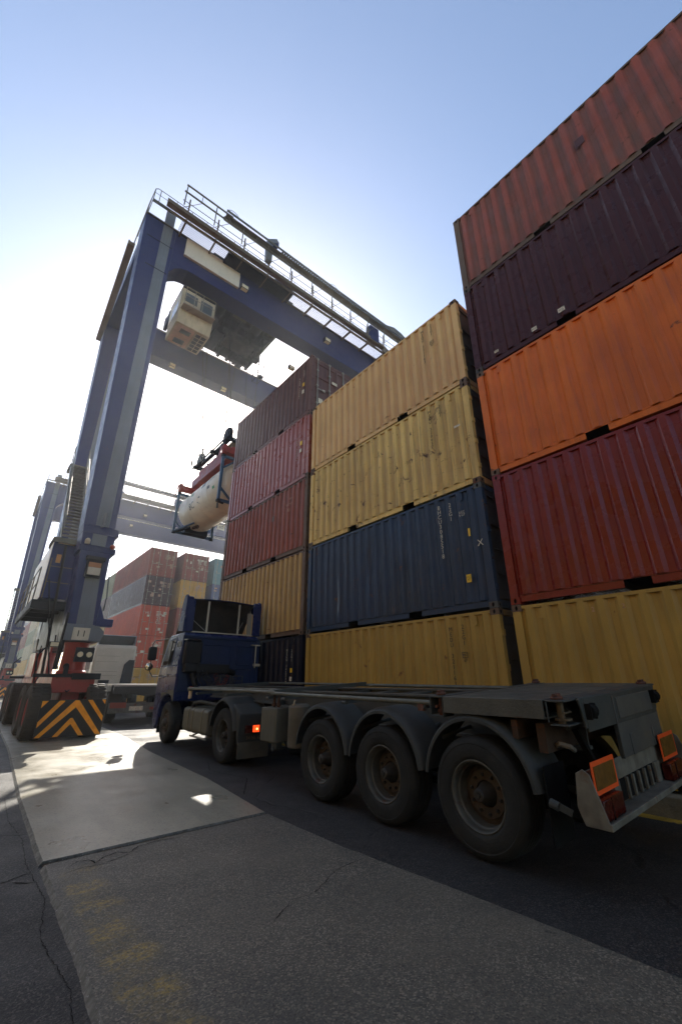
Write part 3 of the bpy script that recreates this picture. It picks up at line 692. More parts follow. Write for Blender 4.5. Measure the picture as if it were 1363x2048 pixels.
# rear platform with tread plate lips
dk = MB(); dk.box(.0, 2.5, 1.98, 3.10, 1.395, 1.410); dk.box(-.006, .012, 1.99, 3.12, 1.245, 1.407); dk.box(2.488, 2.506, 1.99, 3.12, 1.245, 1.407)
dk.box(.06, 2.44, 3.09, 3.115, 1.30, 1.394); dk.box(.02, .5, 1.99, 3.1, 1.245, 1.26)
dk.build('deck_plate', m_tread, tr, bev=.005)
# side bosses of the mid bolster with twistlocks
def twistlock(x, y, z=1.41):
    b = MB(); b.lathe([(.0, .0), (.052, .0), (.055, .014), (.050, .026), (.030, .034), (.026, .042), (.0, .045)][::-1], (x, y, z), ax='z', n=16)
    b.prism([(x-.05, y-.02), (x+.05, y-.02), (x+.05, y+.02), (x-.05, y+.02)], 'z', z+.03, z+.05); return b.build('twistlock', m_lock, tr, bev=.004)
for x in (.10, 2.40):
    for y in (1.90, 3.22): twistlock(x, y, 1.415 if y > 2 else 1.405)
for s, x in ((1, .0), (-1, 2.5)):
    b = MB(); xa, xb = sorted((x, x+s*.20)); b.box(xa, xb, 3.13, 3.32, 1.395, 1.412); b.box(xa, xb, 3.305, 3.32, 1.22, 1.395); b.box(xa, xb, 3.13, 3.142, 1.20, 1.395)
    b.box(xa, xb, 3.13, 3.32, 1.20, 1.212); b.box(*sorted((x+s*.20, x+s*.75)), 3.15, 3.30, 1.24, 1.41)
    b.build('bolster_end', m_chas, tr, bev=.004)
    b = MB(); b.tube((x+s*.09, 3.22, 1.21), (x+s*.09, 3.22, 1.40), .030, 10); b.tube((x+s*.09, 3.22, 1.24), (x+s*.09, 3.22, 1.27), .045, 10); b.tube((x+s*.02, 3.24, 1.30), (x+s*.16, 3.24, 1.30), .016, 8)
    b.box(*sorted((x+s*.0, x+s*.07)), 3.42, 3.50, 1.25, 1.32); b.build('lock_shaft', m_lock, tr)
# rear frame: cross beam, corner housings, guide horns, hanging panel
rf = MB(); rf.box(.26, 2.24, 1.76, 1.96, 1.385, 1.412); rf.box(.30, 2.20, 1.75, 1.765, 1.13, 1.405); rf.box(.30, 2.20, 1.94, 1.96, 1.13, 1.385)
for s, x in ((1, .0), (-1, 2.5)):
    rf.box(*sorted((x, x+s*.27)), 1.80, 1.97, 1.388, 1.406)            # housing top
    rf.prism([(x+s*.27, 1.412), (x+s*.20, 1.40), (x+s*.235, 1.32), (x+s*.26, 1.17), (x+s*.33, 1.15), (x+s*.33, 1.412)], 'y', 1.755, 1.775)
    rf.box(*sorted((x+s*.0, x+s*.012)), 1.955, 1.97, 1.22, 1.39)
    rf.box(*sorted((x+s*.02, x+s*.30)), 1.80, 1.96, 1.195, 1.21)
rf.build('rear_frame', m_chas, tr, bev=.005)
for s, x in ((1, .0), (-1, 2.5)):
    b = MB(); b.tube((x+s*.10, 1.885, 1.21), (x+s*.10, 1.885, 1.39), .032, 12); b.path([(x+s*.03, 1.83, 1.30), (x+s*.17, 1.83, 1.30), (x+s*.19, 1.87, 1.31)], .010, 6)
    b.lathe([(.0, 0), (.075, 0), (.075, .02), (.0, .02)], (x+s*.12, 1.88, 1.235), ax='z', n=14); b.build('lock_shaft', mat('lock_brass', (0.075, 0.062, 0.042), 0.6, var=0.3, vs=12, rust=0.4), tr)
    b = MB(); xx = x+s*.36
    b.tube((xx-s*.05, 1.735, 1.295), (xx+s*.05, 1.735, 1.295), .060, 14); b.box(*sorted((xx-s*.06, xx-s*.045)), 1.70, 1.76, 1.23, 1.36); b.box(*sorted((xx+s*.045, xx+s*.06)), 1.70, 1.76, 1.23, 1.36)
    b.build('rubber_buffer', m_flap, tr, bev=.004)
xb_ = MB(); xb_.box(.10, 2.40, 2.06, 2.14, .96, 1.20); xb_.box(.05, .60, 2.3, 2.36, 1.06, 1.22); xb_.build('crossbeam', m_beamr, tr)
hp = MB(); hp.box(.95, 2.20, 1.752, 1.775, .84, 1.39); hp.box(.95, .97, 1.74, 1.78, .84, 1.38); hp.box(1.05, 2.05, 1.742, 1.753, 1.17, 1.36); hp.box(1.22, 1.30, 1.744, 1.753, .84, 1.02); hp.box(1.88, 1.96, 1.744, 1.753, .84, 1.02)
hp.build('rear_panel', m_chasb, tr, bev=.004)
# bumper
bp = MB()
bp.box(.0, 2.5, 1.62, 1.80, .505, .520); bp.box(.0, 2.5, 1.60, 1.622, .500, .545)
bp.box(.02, 2.48, 1.775, 1.79, .52, .86)
for x in (.0, 2.485): bp.prism([(1.60, .50), (1.80, .50), (1.84, .62), (1.81, .86), (1.75, .895), (1.70, .86)], 'x', x, x+.015)
bp.box(.60, .74, 1.755, 1.775, .52, .70); bp.box(1.73, 1.87, 1.755, 1.775, .52, .70)
for q in (.90, 1.06, 1.22, 1.38, 1.54): bp.box(q, q+.03, 1.745, 1.775, .53, .70)
bp.build('bumper', m_bump, tr, bev=.004)
b = MB(); b.box(.78, 1.70, 1.768, 1.774, .535, .70)
b.build('plate_recess', m_under, tr)
for x0 in (.10, 1.90):
    rp = MB(); rp.box(x0, x0+.50, 1.716, 1.722, .69, .93)
    rp.build('reflector_plate', m_orange, tr)
    b = MB(); b.box(x0+.035, x0+.465, 1.711, 1.717, .725, .895); b.build('reflector', m_refl, tr)
    b = MB(); b.box(x0-.03, x0+.40, 1.66, 1.745, .525, .675); b.build('tail_light', m_redl, tr, bev=.008)
    b = MB(); b.box(x0+.13, x0+.14, 1.655, 1.662, .525, .675); b.build('lens_divider', m_under, tr)
b = MB(); b.tube((-.03, 2.05, .62), (-.03, 1.98, .60), .035, 10); b.beam((-.02, 1.98, .60), (.02, 1.90, .56), .03, .05); b.build('marker_light', m_chas, tr)
for x in (.55, 1.95):
    b = MB(); b.beam((x, 2.0, 1.15), (x, 1.80, .70), .05, .05); b.build('bumper_bracket', m_under, tr)
# mudguards with struts, rear flap
FP = [(0, .604), (0, .634), (.016, .652), (.05, .668), (.12, .676), (.52, .676), (.52, .664), (.12, .664), (.055, .655), (.028, .642), (.014, .626), (.014, .604)]
for y in AX:
    for s in (1, -1):
        pr_ = [(x if s > 0 else 2.5-x, r) for x, r in FP]
        b = MB(); b.sweep(pr_, y-.02, .58, R_(6), R_(174), 34); b.build('mudguard', m_fend, tr)
    b = MB(); b.tube((.16, y-.50, .93), (.70, y-.44, 1.02), .028, 10); b.build('mudguard_strut', m_chas, tr)
    b = MB(); b.tube((.16, y+.45, .98), (.70, y+.45, 1.03), .022, 8); b.build('mudguard_strut', m_chas, tr)
b = MB(); b.box(.03, .43, 2.095, 2.105, .27, .86); b.build('mud_flap', m_flap, tr)
b = MB(); b.box(1.97, 2.47, 2.095, 2.105, .27, .86); b.build('mud_flap', m_flap, tr)
hs = MB(); hs.path([(.30, 2.10, .98), (.26, 2.02, 1.02), (.30, 1.95, 1.00), (.45, 1.98, .95)], .022, 8); hs.build('air_hose', mat('grey_hose', (0.16, 0.16, 0.17), 0.5), tr)
# tool box, air tank, landing legs
b = MB(); b.box(.02, .50, 6.76, 7.30, .60, 1.13); b.build('tool_box', mat('box_grey', (0.075, 0.075, 0.075), 0.55, var=0.15, dust=0.5, rust=0.1, bump=0.08, bs=6), tr, bev=.012)
b = MB(); b.box(.012, .024, 6.80, 7.26, .63, 1.10); b.build('box_door', mat('box_grey2', (0.08, 0.08, 0.08), 0.55, var=0.15, dust=0.5, rust=0.1), tr, bev=.004)
b = MB()
for y in (6.92, 7.08): b.tube((.16, y, 1.13), (.16, y, 1.345), .026, 8); b.tube((.16, y, 1.15), (.16, y, 1.20), .045, 8)
b.build('box_hanger', m_rustst, tr)
b = MB(); b.prism([(6.80, .60), (7.0, .60), (6.95, .50), (6.90, .47), (6.83, .50)], 'x', .08, .20); b.tube((.05, 6.9, .50), (.25, 6.9, .50), .035, 10); b.build('winder_bracket', m_chas, tr, bev=.004)
b = MB(); b.lathe([(.0, 0), (.17, 0), (.19, .02), (.19, .42), (.192, .43), (.192, .45), (.19, .46), (.19, .60), (.15, .635), (.0, .64)], (.24, 6.36, .56), ax='z', n=28); b.build('fire_extinguisher_tube', mat('tube_tan', (0.09, 0.078, 0.075), 0.55, var=0.2, vs=4, dust=0.5), tr)
b = MB(); b.tube((.09, 6.33, 1.19), (.12, 6.33, 1.27), .012, 6); b.box(.08, .14, 6.31, 6.35, 1.17, 1.21); b.build('latch', m_rod, tr)
for x in (.62, 1.78):
    b = MB(); b.box(x-.06, x+.06, 7.5, 7.62, .48, 1.2); b.box(x-.045, x+.045, 7.515, 7.605, .40, .50); b.box(x-.12, x+.12, 7.46, 7.66, .375, .40); b.build('landing_leg', m_chas, tr, bev=.005)
b = MB(); b.tube((.10, 11.25, 1.36), (.10, 11.25, 1.44), .05, 10); b.build('coupling_head', mat('coupling_red', (0.25, 0.04, 0.02), 0.6, rust=0.5), tr)
b = MB(); b.lathe([(.0, 0), (.04, 0), (.048, .02), (.048, .08), (.042, .09), (.042, .10), (.048, .11), (.048, .18), (.035, .2), (.0, .2)], (.10, 11.25, 1.16), ax='z', n=14); b.build('side_lamp', mat('pale_plastic', (0.50, 0.42, 0.36), 0.5), tr)

# ------------------------------------------------------------------ tractor unit
m_cab = mat('cab_blue', (0.006, 0.016, 0.10), 0.28, var=0.08, vs=1.5, dust=0.1, dustcol=(0.03, 0.035, 0.05), spec=0.30, rvar=0.04)
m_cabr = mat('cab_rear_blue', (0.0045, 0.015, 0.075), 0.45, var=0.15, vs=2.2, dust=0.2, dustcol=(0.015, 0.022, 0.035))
# road crossfall: the body leans, its off side standing higher
for o_ in list(tr.children):
    if o_.name.split('.')[0] in ('wheel', 'axle'):
        if o_.name.startswith('wheel') and o_.location.x > 0: o_.location.x -= 0.20
        continue
    me_ = o_.data
    if me_.get('leaned'): continue
    me_['leaned'] = 1
    for v_ in me_.vertices: v_.co.z += .058*v_.co.x*.915; v_.co.x *= .915
m_glass = mat('cab_glass', (0.03, 0.035, 0.035), 0.05, var=0.02, spec=0.9, rvar=0.02)
m_grime = mat('grimy_panel', (0.07, 0.068, 0.065), 0.6, var=0.15, dust=0.5)
m_blackp = mat('black_plastic', (0.004, 0.004, 0.005), 0.5, var=0.3, vs=8)
m_chrome = mat('mirror_chrome', (0.75, 0.77, 0.8), 0.12, metal=1.0, var=0.02, rvar=0.05)
m_struts = mat('alu_strut', (0.42, 0.43, 0.45), 0.4, metal=0.6, var=0.1)
m_inner = mat('deflector_inside', (0.030, 0.034, 0.042), 0.65, var=0.2, dust=0.3)
m_innerl = mat('deflector_inside_pale', (0.20, 0.20, 0.20), 0.65, var=0.2)
ct = thing('tractor_unit', 'dark blue truck cab with roof wind deflector and one lit red tail lamp', 'truck', base=(1.25, 10.8, 0), loc=(3.98, 0, 0), rz=-0.043)
FWY, DWY = 13.0, 9.10
wheel(ct, .03, DWY, .52); wheel(ct, 2.47, DWY, .52, flip=True); wheel(ct, .03, FWY, .52, meshes=WF, rot=.4); wheel(ct, 2.47, FWY, .52, meshes=WF, flip=True)
for x in (.40, 2.10):
    t = bpy.data.objects.new('inner_tyre', WF[1]); COL.objects.link(t); t.parent = ct; t.location = (x-(0 if x < 1 else .32)-1.25, DWY-10.8, .52)
b = MB()
for x in (.82, 1.60): b.box(x, x+.09, 8.3, 13.9, .80, 1.03)
for y in (8.35, 9.1, 10.2, 11.3, 12.4): b.box(.91, 1.60, y-.06, y+.06, .82, 1.0)
b.tube((.4, DWY, .52), (2.1, DWY, .52), .09, 14); b.tube((.3, FWY, .50), (2.2, FWY, .50), .06, 12); b.ball((1.25, DWY, .52), .22)
b.build('chassis_frame', m_under, ct)
b = MB(); b.lathe([(.0, 0), (.48, 0), (.50, .03), (.48, .06), (.0, .07)], (1.25, 9.35, 1.07), ax='z', n=28); b.build('fifth_wheel', m_under, ct)
# rear fender: rounded shell with a box-shaped back
FQ = [(.0, .612), (.0, .640), (.02, .664), (.07, .690), (.16, .700), (.66, .700), (.66, .688), (.16, .688), (.075, .678), (.03, .654), (.014, .636), (.014, .612)]
for s in (1, -1):
    q = [(x if s > 0 else 2.5-x, r) for x, r in FQ]
    b = MB(); b.sweep(q, DWY, .56, R_(8), R_(172), 36); b.build('mudguard', m_fend, ct)
    xa, xb = (.03, .70) if s > 0 else (1.80, 2.47)
    b = MB(); b.prism([(8.36, .42), (8.30, .44), (8.28, .96), (8.42, 1.05), (8.62, 1.14), (8.62, 1.10), (8.46, .96), (8.40, .60)], 'x', xa, xb); b.build('mudguard_back', m_fend, ct, bev=.02)
    b = MB(); b.box(xa, xb, 8.28, 8.292, .18, .46); b.build('mud_flap', mat('flap_grey', (0.05, 0.05, 0.052), 0.7, dust=0.5), ct)
    b = MB(); b.box(xa+.12, xb-.05, 8.215, 8.275, .62, .76); b.build('tail_lamp', m_redl, ct, bev=.01)
m_lit = mat('lit_tail_lamp', (0.9, 0.1, 0.03), 0.3, emit=((1.0, 0.06, 0.01), 1.1))
m_lit2 = mat('lit_bulb', (1.0, 0.5, 0.2), 0.3, emit=((1.0, 0.35, 0.08), 5.0))
b = MB(); b.box(.30, .44, 8.205, 8.214, .635, .755); b.build('lit_lamp', m_lit, ct, bev=.006)
b = MB(); b.ball((.385, 8.203, .69), .018, sc=(1, .3, 1)); b.build('bulb', m_lit2, ct)
text('plate_lettering', '34 NL 626', .085, (.38, 8.272, .53), '-y', mat('dull_lettering', (0.16, 0.13, 0.10), 0.7), ct)
text('flap_lettering', 'DAF', .10, (.42, 8.276, .34), '-y', mat('dull_flap_lettering', (0.09, 0.09, 0.09), 0.7), ct)
# fuel tank with straps, step bar, battery box
def rbox(y0, y1, z0, z1, r):
    pts = []
    for cy, cz, a0 in ((y1-r, z1-r, 0), (y0+r, z1-r, 90), (y0+r, z0+r, 180), (y1-r, z0+r, 270)):
        for i in range(5): a = R_(a0+i*22.5); pts.append((cy+r*math.cos(a), cz+r*math.sin(a)))
    return pts
b = MB(); tp = rbox(.05, .68, .42, .97, .10); b.prism(tp, 'y', 9.98, 11.62); b.build('fuel_tank', m_tank, ct, bev=.02)
b = MB()
for y in (10.35, 10.95, 11.25): b.prism(rbox(.040, .69, .41, .98, .105), 'y', y-.035, y+.035)
b.build('tank_strap', mat('strap_grey', (0.17, 0.155, 0.135), 0.5, metal=0.3, dust=0.5), ct, bev=.004)
b = MB(); b.tube((.12, 11.15, .98), (.12, 11.15, 1.03), .05, 12); b.build('tank_cap', m_blackp, ct)
b = MB(); b.path([(.28, 11.32, .95), (.20, 11.35, 1.05), (.22, 10.95, 1.10), (.3, 10.0, 1.05)], .04, 8); b.build('exhaust_hose', m_fend, ct)
b = MB(); b.tube((.06, 10.0, .36), (.06, 11.0, .36), .022, 8); b.tube((.06, 10.1, .36), (.3, 10.1, .44), .02, 8); b.tube((.06, 10.9, .36), (.3, 10.9, .44), .02, 8); b.build('step_bar', m_struts, ct)
b = MB(); b.tube((.10, 12.1, .50), (.55, 12.25, .46), .11, 14); b.build('silencer', m_under, ct)
# cab body: lower and upper shell
def cab_shell():
    b = MB(); yr = 12.45
    low = [(yr, 1.42), (yr, 1.98), (14.12, 1.98), (14.20, 1.55), (14.20, .95), (14.10, .42), (13.86, .30), (13.70, .42), (13.66, .75), (13.56, 1.00), (13.36, 1.17), (13.05, 1.24), (12.72, 1.20), (12.56, 1.10), (12.50, 1.06), (12.45, 1.06)]
    up = [(yr, 1.98), (yr, 2.84), (12.52, 2.90), (13.70, 2.88), (13.86, 2.80), (14.12, 1.98)]
    b.prism(low, 'x', 0, 2.5)
    n = len(up); ins = lambda z: 0.0 if z < 2 else .085*(z-1.98)/.9
    vs = [(ins(z), y, z) for y, z in up]+[(2.5-ins(z), y, z) for y, z in up]
    b._add(vs, [(i, (i+1) % n, n+(i+1) % n, n+i) for i in range(n)]+[tuple(range(n-1, -1, -1)), tuple(range(n, 2*n))])
    return b
cs = cab_shell(); cs.build('cab_body', m_cab, ct, bev=.025)
ins = lambda z: 0.0 if z < 2 else .085*(z-1.98)/.9
def side(pts, off, th=.004):
    """flat piece on the left cab side, following its tumblehome"""
    b = MB(); n = len(pts)
    vs = [(ins(z)-off, y, z) for y, z in pts]+[(ins(z)-off+th, y, z) for y, z in pts]
    b._add(vs, [(i, (i+1) % n, n+(i+1) % n, n+i) for i in range(n)]+[tuple(range(n-1, -1, -1)), tuple(range(n, 2*n))]); return b
dr = side([(13.02, 1.28), (13.02, 2.72), (13.12, 2.79), (13.70, 2.76), (13.98, 1.98), (14.02, 1.30), (13.60, 1.26)], .010, .009)
door = dr.build('door', m_cab, ct, bev=.006)
side([(13.08, 2.02), (13.08, 2.66), (13.16, 2.72), (13.64, 2.70), (13.90, 2.02)], .014, .005).build('side_window', m_glass, door)
b = MB(); b.beam((-.02, 13.30, 2.02), (ins(2.7)-.02, 13.34, 2.70), .012, .03, up=(0, 1, 0)); b.build('window_bar', m_blackp, door)
b = MB(); b.box(-.03, -.012, 13.10, 13.22, 1.72, 1.76); b.build('door_handle', m_blackp, door)
side([(12.55, 2.50), (12.55, 2.66), (12.92, 2.66), (12.92, 2.50)], .008, .006).build('rear_side_window', m_glass, ct)
b = MB(); b.prism([(12.46, 1.70), (12.46, 1.76), (13.3, 1.74), (14.05, 1.66), (14.05, 1.62), (13.3, 1.70)], 'x', -.022, .0); b.build('side_moulding', m_cab, ct, bev=.008)
side([(12.47, 1.05), (12.47, 1.34), (13.55, 1.34), (13.60, 1.10), (13.40, 1.20), (13.05, 1.27), (12.70, 1.23), (12.55, 1.12)], .008, .010).build('wing_panel', m_grime, ct)
b = MB(); b.box(.10, 2.40, 14.13, 14.20, .5, .9); b.build('front_grille', m_blackp, ct)
b = MB(); n6 = [(.14, 14.06, 2.10), (2.36, 14.06, 2.10), (2.30, 13.87, 2.72), (.20, 13.87, 2.72)]; b._add([(x, y+.04, z) for x, y, z in n6]+[(x, y+.03, z) for x, y, z in n6], [(0, 1, 2, 3), (7, 6, 5, 4), (0, 4, 5, 1), (1, 5, 6, 2), (2, 6, 7, 3), (3, 7, 4, 0)]); b.build('windscreen', m_glass, ct)
# rear wall with pressed panels
rw = MB(); rw.box(.05, 2.45, 12.425, 12.452, 1.30, 2.80)
for (x0, x1, z0, z1) in ((.62, 1.55, 2.02, 2.58), (1.72, 2.25, 2.02, 2.58), (.62, 2.25, 1.52, 1.92)):
    for q in ((x0, x1, z0, z0+.025), (x0, x1, z1-.025, z1), (x0, x0+.025, z0, z1), (x1-.025, x1, z0, z1)): rw.box(q[0], q[1], 12.405, 12.430, q[2], q[3])
rw.box(.04, 2.46, 12.39, 12.43, 2.74, 2.80); rw.box(.04, .14, 12.39, 12.43, 1.3, 2.8); rw.box(2.36, 2.46, 12.39, 12.43, 1.3, 2.8)
rw.build('rear_wall', m_cabr, ct, bev=.006)
b = MB(); b.box(.06, .34, 12.30, 12.42, 2.66, 2.69); b.box(2.18, 2.45, 12.30, 12.42, 2.60, 2.63); b.tube((2.30, 12.32, 1.95), (2.30, 12.32, 2.62), .014, 8); b.box(2.28, 2.46, 12.28, 12.40, 2.00, 2.07); b.build('grab_rail', m_struts, ct)
sn = MB(); sn.box(.07, .55, 12.16, 12.40, 2.02, 2.62); sn.box(.10, .50, 12.14, 12.40, 1.80, 2.05); sn.prism([(.07, 2.62), (.55, 2.62), (.48, 2.70), (.16, 2.70)], 'y', 12.18, 12.40)
sn.build('air_intake', m_blackp, ct, bev=.04)
sn = MB(); sn.box(.45, 1.40, 12.12, 12.36, 1.78, 2.02); sn.tube((.35, 12.2, 1.78), (.45, 12.1, 1.45), .07, 10); sn.tube((1.35, 12.24, 1.86), (1.62, 12.24, 1.78), .08, 10)
rh = random.Random(5)
for k in range(4):
    pts = [(.4+.13*k+.05*math.sin(i*1.1+k), 12.05-.02*i+.04*math.cos(i*1.7+k), 1.85-.07*i) for i in range(8)]; sn.path(pts, .016, 6)
sn.build('air_duct', m_blackp, ct, bev=.03)
for k in range(3):   # coiled air lines behind the cab
    b = MB(); pts = []
    for i in range(70):
        f = i/69; a = i*.9; pts.append((.75+.25*k+.05*math.cos(a), 12.15-.9*f, 1.74-.30*math.sin(math.pi*f)+.05*math.sin(a)))
    b.path(pts, .009, 5); b.build('coiled_air_line', mat('line_colour%d' % k, ((.02, .02, .02), (.10, .02, .015), (.02, .02, .03))[k], 0.5), ct)
rk = MB()
for (x0, z0) in ((1.10, 1.42), (1.47, 1.42)):
    for q in ((x0, x0+.33, z0, z0+.025), (x0, x0+.33, z0+.15, z0+.165), (x0, x0+.33, z0+.28, z0+.30), (x0, x0+.02, z0, z0+.3), (x0+.31, x0+.33, z0, z0+.3)): rk.box(q[0], q[1], 12.02, 12.05, q[2], q[3])
    rk.box(x0, x0+.33, 12.05, 12.35, z0, z0+.02)
rk.build('chain_rack', m_chas, ct)
# roof deflector: open shell, side fins, struts
df = MB(); K = 14; NX = 12; top = []
def dpt(u, v):      # u 0..1 rear->front, v 0..1 left->right
    x = .16+2.18*v; yy = 12.50+1.05*u; arch = 4*v*(1-v)
    z = 2.94+(.93+.05*arch)*(1-u**1.7) ; return (x, yy, z)
vs = [dpt(i/K, j/NX) for i in range(K+1) for j in range(NX+1)]; vs2 = [(x, y+.012, z-.03) for x, y, z in vs]; W_ = NX+1; o_ = len(vs)
fs = []; fi = []
for i in range(K):
    for j in range(NX):
        fs.append((i*W_+j, i*W_+j+1, (i+1)*W_+j+1, (i+1)*W_+j)); fi.append((o_+i*W_+j, o_+(i+1)*W_+j, o_+(i+1)*W_+j+1, o_+i*W_+j+1))
df._add(vs+vs2, fs, 0); df.f += fi; df.mi += [1]*len(fi)
rim = [(j, o_+j, o_+j+1, j+1) for j in range(NX)]; df.f += rim; df.mi += [0]*len(rim)
df.build('roof_deflector', [m_cab, m_inner], ct)
for s in (1, -1):
    X_ = (lambda x: x) if s > 0 else (lambda x: 2.5-x)
    b = MB(); fin = [(12.48, 2.90), (12.48, 3.55), (12.46, 3.80), (12.50, 3.95), (12.60, 4.00), (12.72, 3.95), (12.84, 3.70), (12.90, 3.35), (12.95, 2.95)]
    b.prism(fin, 'x', *sorted((X_(.02), X_(.09)))); b.prism([(12.50, 3.62), (12.48, 3.80), (12.52, 3.92), (12.60, 3.96), (12.70, 3.92), (12.80, 3.66), (12.7, 3.60)], 'x', *sorted((X_(.09), X_(.24))))
    b.box(*sorted((X_(.09), X_(.30))), 12.48, 12.50, 2.92, 3.84)
    b.build('deflector_fin', m_cab, ct, bev=.03)
b = MB(); b._add([(2.15, 12.62, 2.92), (2.22, 12.62, 2.92), (2.22, 12.62, 3.55), (2.15, 12.62, 3.70)], [(0, 1, 2, 3)]); b.box(2.05, 2.19, 12.54, 12.60, 2.93, 3.60); b.build('fin_lining', m_innerl, ct)
for x in (.72, 1.72):
    b = MB(); b.box(x-.028, x+.028, 12.50, 12.53, 2.93, 3.84); b.build('deflector_strut', m_struts, ct)
b = MB(); b.box(.28, 2.22, 12.49, 12.54, 2.905, 2.935); b.tube((.72, 12.56, 2.95), (.36, 12.9, 3.35), .008, 6); b.tube((1.72, 12.56, 2.95), (2.05, 12.9, 3.35), .008, 6); b.build('deflector_base', m_struts, ct)
# mirrors
b = MB(); b.path([(.04, 13.80, 2.78), (-.28, 14.02, 2.74), (-.34, 14.02, 2.62)], .014, 8); b.path([(-.30, 14.02, 1.82), (-.22, 14.0, 1.70), (.0, 13.95, 1.72)], .016, 8); b.tube((-.34, 14.02, 2.62), (-.31, 14.02, 1.82), .013, 8); b.build('mirror_arm', m_blackp, ct)
b = MB(); b.prism(rbox(-.43, -.19, 2.16, 2.56, .07), 'y', 13.98, 14.10); b.build('wing_mirror', m_blackp, ct, bev=.02)
b = MB(); b.ball((-.36, 14.02, 1.98), .12, n=14, k=9, sc=(1, .7, .95)); mm = b.build('wide_angle_mirror', m_blackp, ct)
b = MB(); b.ball((-.385, 13.99, 1.98), .10, n=14, k=9, sc=(.9, .8, .9)); b.build('mirror_glass', m_chrome, mm).location = (0, 0, 0)
b = MB(); b.path([(2.46, 13.80, 2.78), (2.78, 14.02, 2.74), (2.81, 14.02, 1.82), (2.5, 13.95, 1.72)], .014, 8); b.build('mirror_arm', m_blackp, ct)
b = MB(); b.prism(rbox(2.69, 2.93, 2.16, 2.56, .07), 'y', 13.98, 14.10); b.build('wing_mirror', m_blackp, ct, bev=.02)
for x in (.06, 2.44):
    b = MB(); b.box(x-.03, x+.03, 13.6, 13.62, .34, .62); b.box(x-.05, x+.25 if x < 1 else x+.05, 13.56, 13.60, .22, .40); b.build('splash_guard', m_blackp, ct)

# ------------------------------------------------------------------ yard cranes
m_cblue = mat('crane_blue', (0.008, 0.015, 0.125), 0.42, var=0.10, vs=0.5, streak=0.18, rust=0.02, dust=0.15, dustcol=(0.06, 0.07, 0.12), bump=0.04, bs=1.2)
m_cgrey = mat('crane_grey', (0.130, 0.165, 0.25), 0.5, var=0.14, vs=0.7, streak=0.3, dust=0.2, dark=(0.2, 0.17, 0.13), bump=0.04, bs=2)
m_cred = mat('crane_red', (0.30, 0.035, 0.030), 0.42, var=0.14, vs=1.2, streak=0.3, rust=0.08, dust=0.2)
m_steel = mat('walkway_steel', (0.13, 0.13, 0.125), 0.5, metal=0.4, var=0.2, vs=2, rust=0.12)
m_brownst = mat('cable_channel_brown', (0.115, 0.090, 0.065), 0.6, var=0.2, vs=1.0, streak=0.4, rust=0.25, dust=0.2)
m_dark = mat('machinery_dark', (0.008, 0.009, 0.012), 0.6, var=0.3, vs=4, dust=0.2, dustcol=(0.022, 0.024, 0.03))
m_banner = mat('pale_banner', (0.66, 0.66, 0.72), 0.6, var=0.06, vs=0.8, streak=0.15)
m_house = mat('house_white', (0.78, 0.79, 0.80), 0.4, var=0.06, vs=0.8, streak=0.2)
m_hazb = mat('hazard_black', (0.012, 0.012, 0.013), 0.5, var=0.3, vs=6, dust=0.15)
m_hazo = mat('hazard_orange', (0.85, 0.33, 0.02), 0.5, var=0.1, vs=8, rust=0.12)
m_plate = mat('number_plate_white', (0.50, 0.51, 0.52), 0.5, var=0.08, vs=5)
m_lampg = mat('lamp_lens', (0.60, 0.58, 0.50), 0.25, var=0.1)
m_btyre = mat('big_tyre', (0.040, 0.038, 0.036), 0.8, var=0.2, vs=4, dust=0.5, dustcol=(0.085, 0.08, 0.075), bump=0.5, bs=16)
def grate_mat():
    m = bpy.data.materials.new('grating'); m.use_nodes = True; t = m.node_tree; N = t.nodes; L = t.links; b = N['Principled BSDF']
    b.inputs['Base Color'].default_value = (0.22, 0.23, 0.24, 1); b.inputs['Roughness'].default_value = 0.5; b.inputs['Metallic'].default_value = 0.5
    tc = N.new('ShaderNodeTexCoord'); sp_ = N.new('ShaderNodeSeparateXYZ'); L.new(tc.outputs['Object'], sp_.inputs[0])
    def bars(o, f, w_):
        x = nmath(N, L, 'FRACT', nmath(N, L, 'MULTIPLY', o, f)); return nmath(N, L, 'LESS_THAN', x, w_)
    a = nmath(N, L, 'MAXIMUM', bars(sp_.outputs[0], 25.0, 0.30), bars(sp_.outputs[1], 10.0, 0.18))
    L.new(a, b.inputs['Alpha']); return m
m_grate = grate_mat()

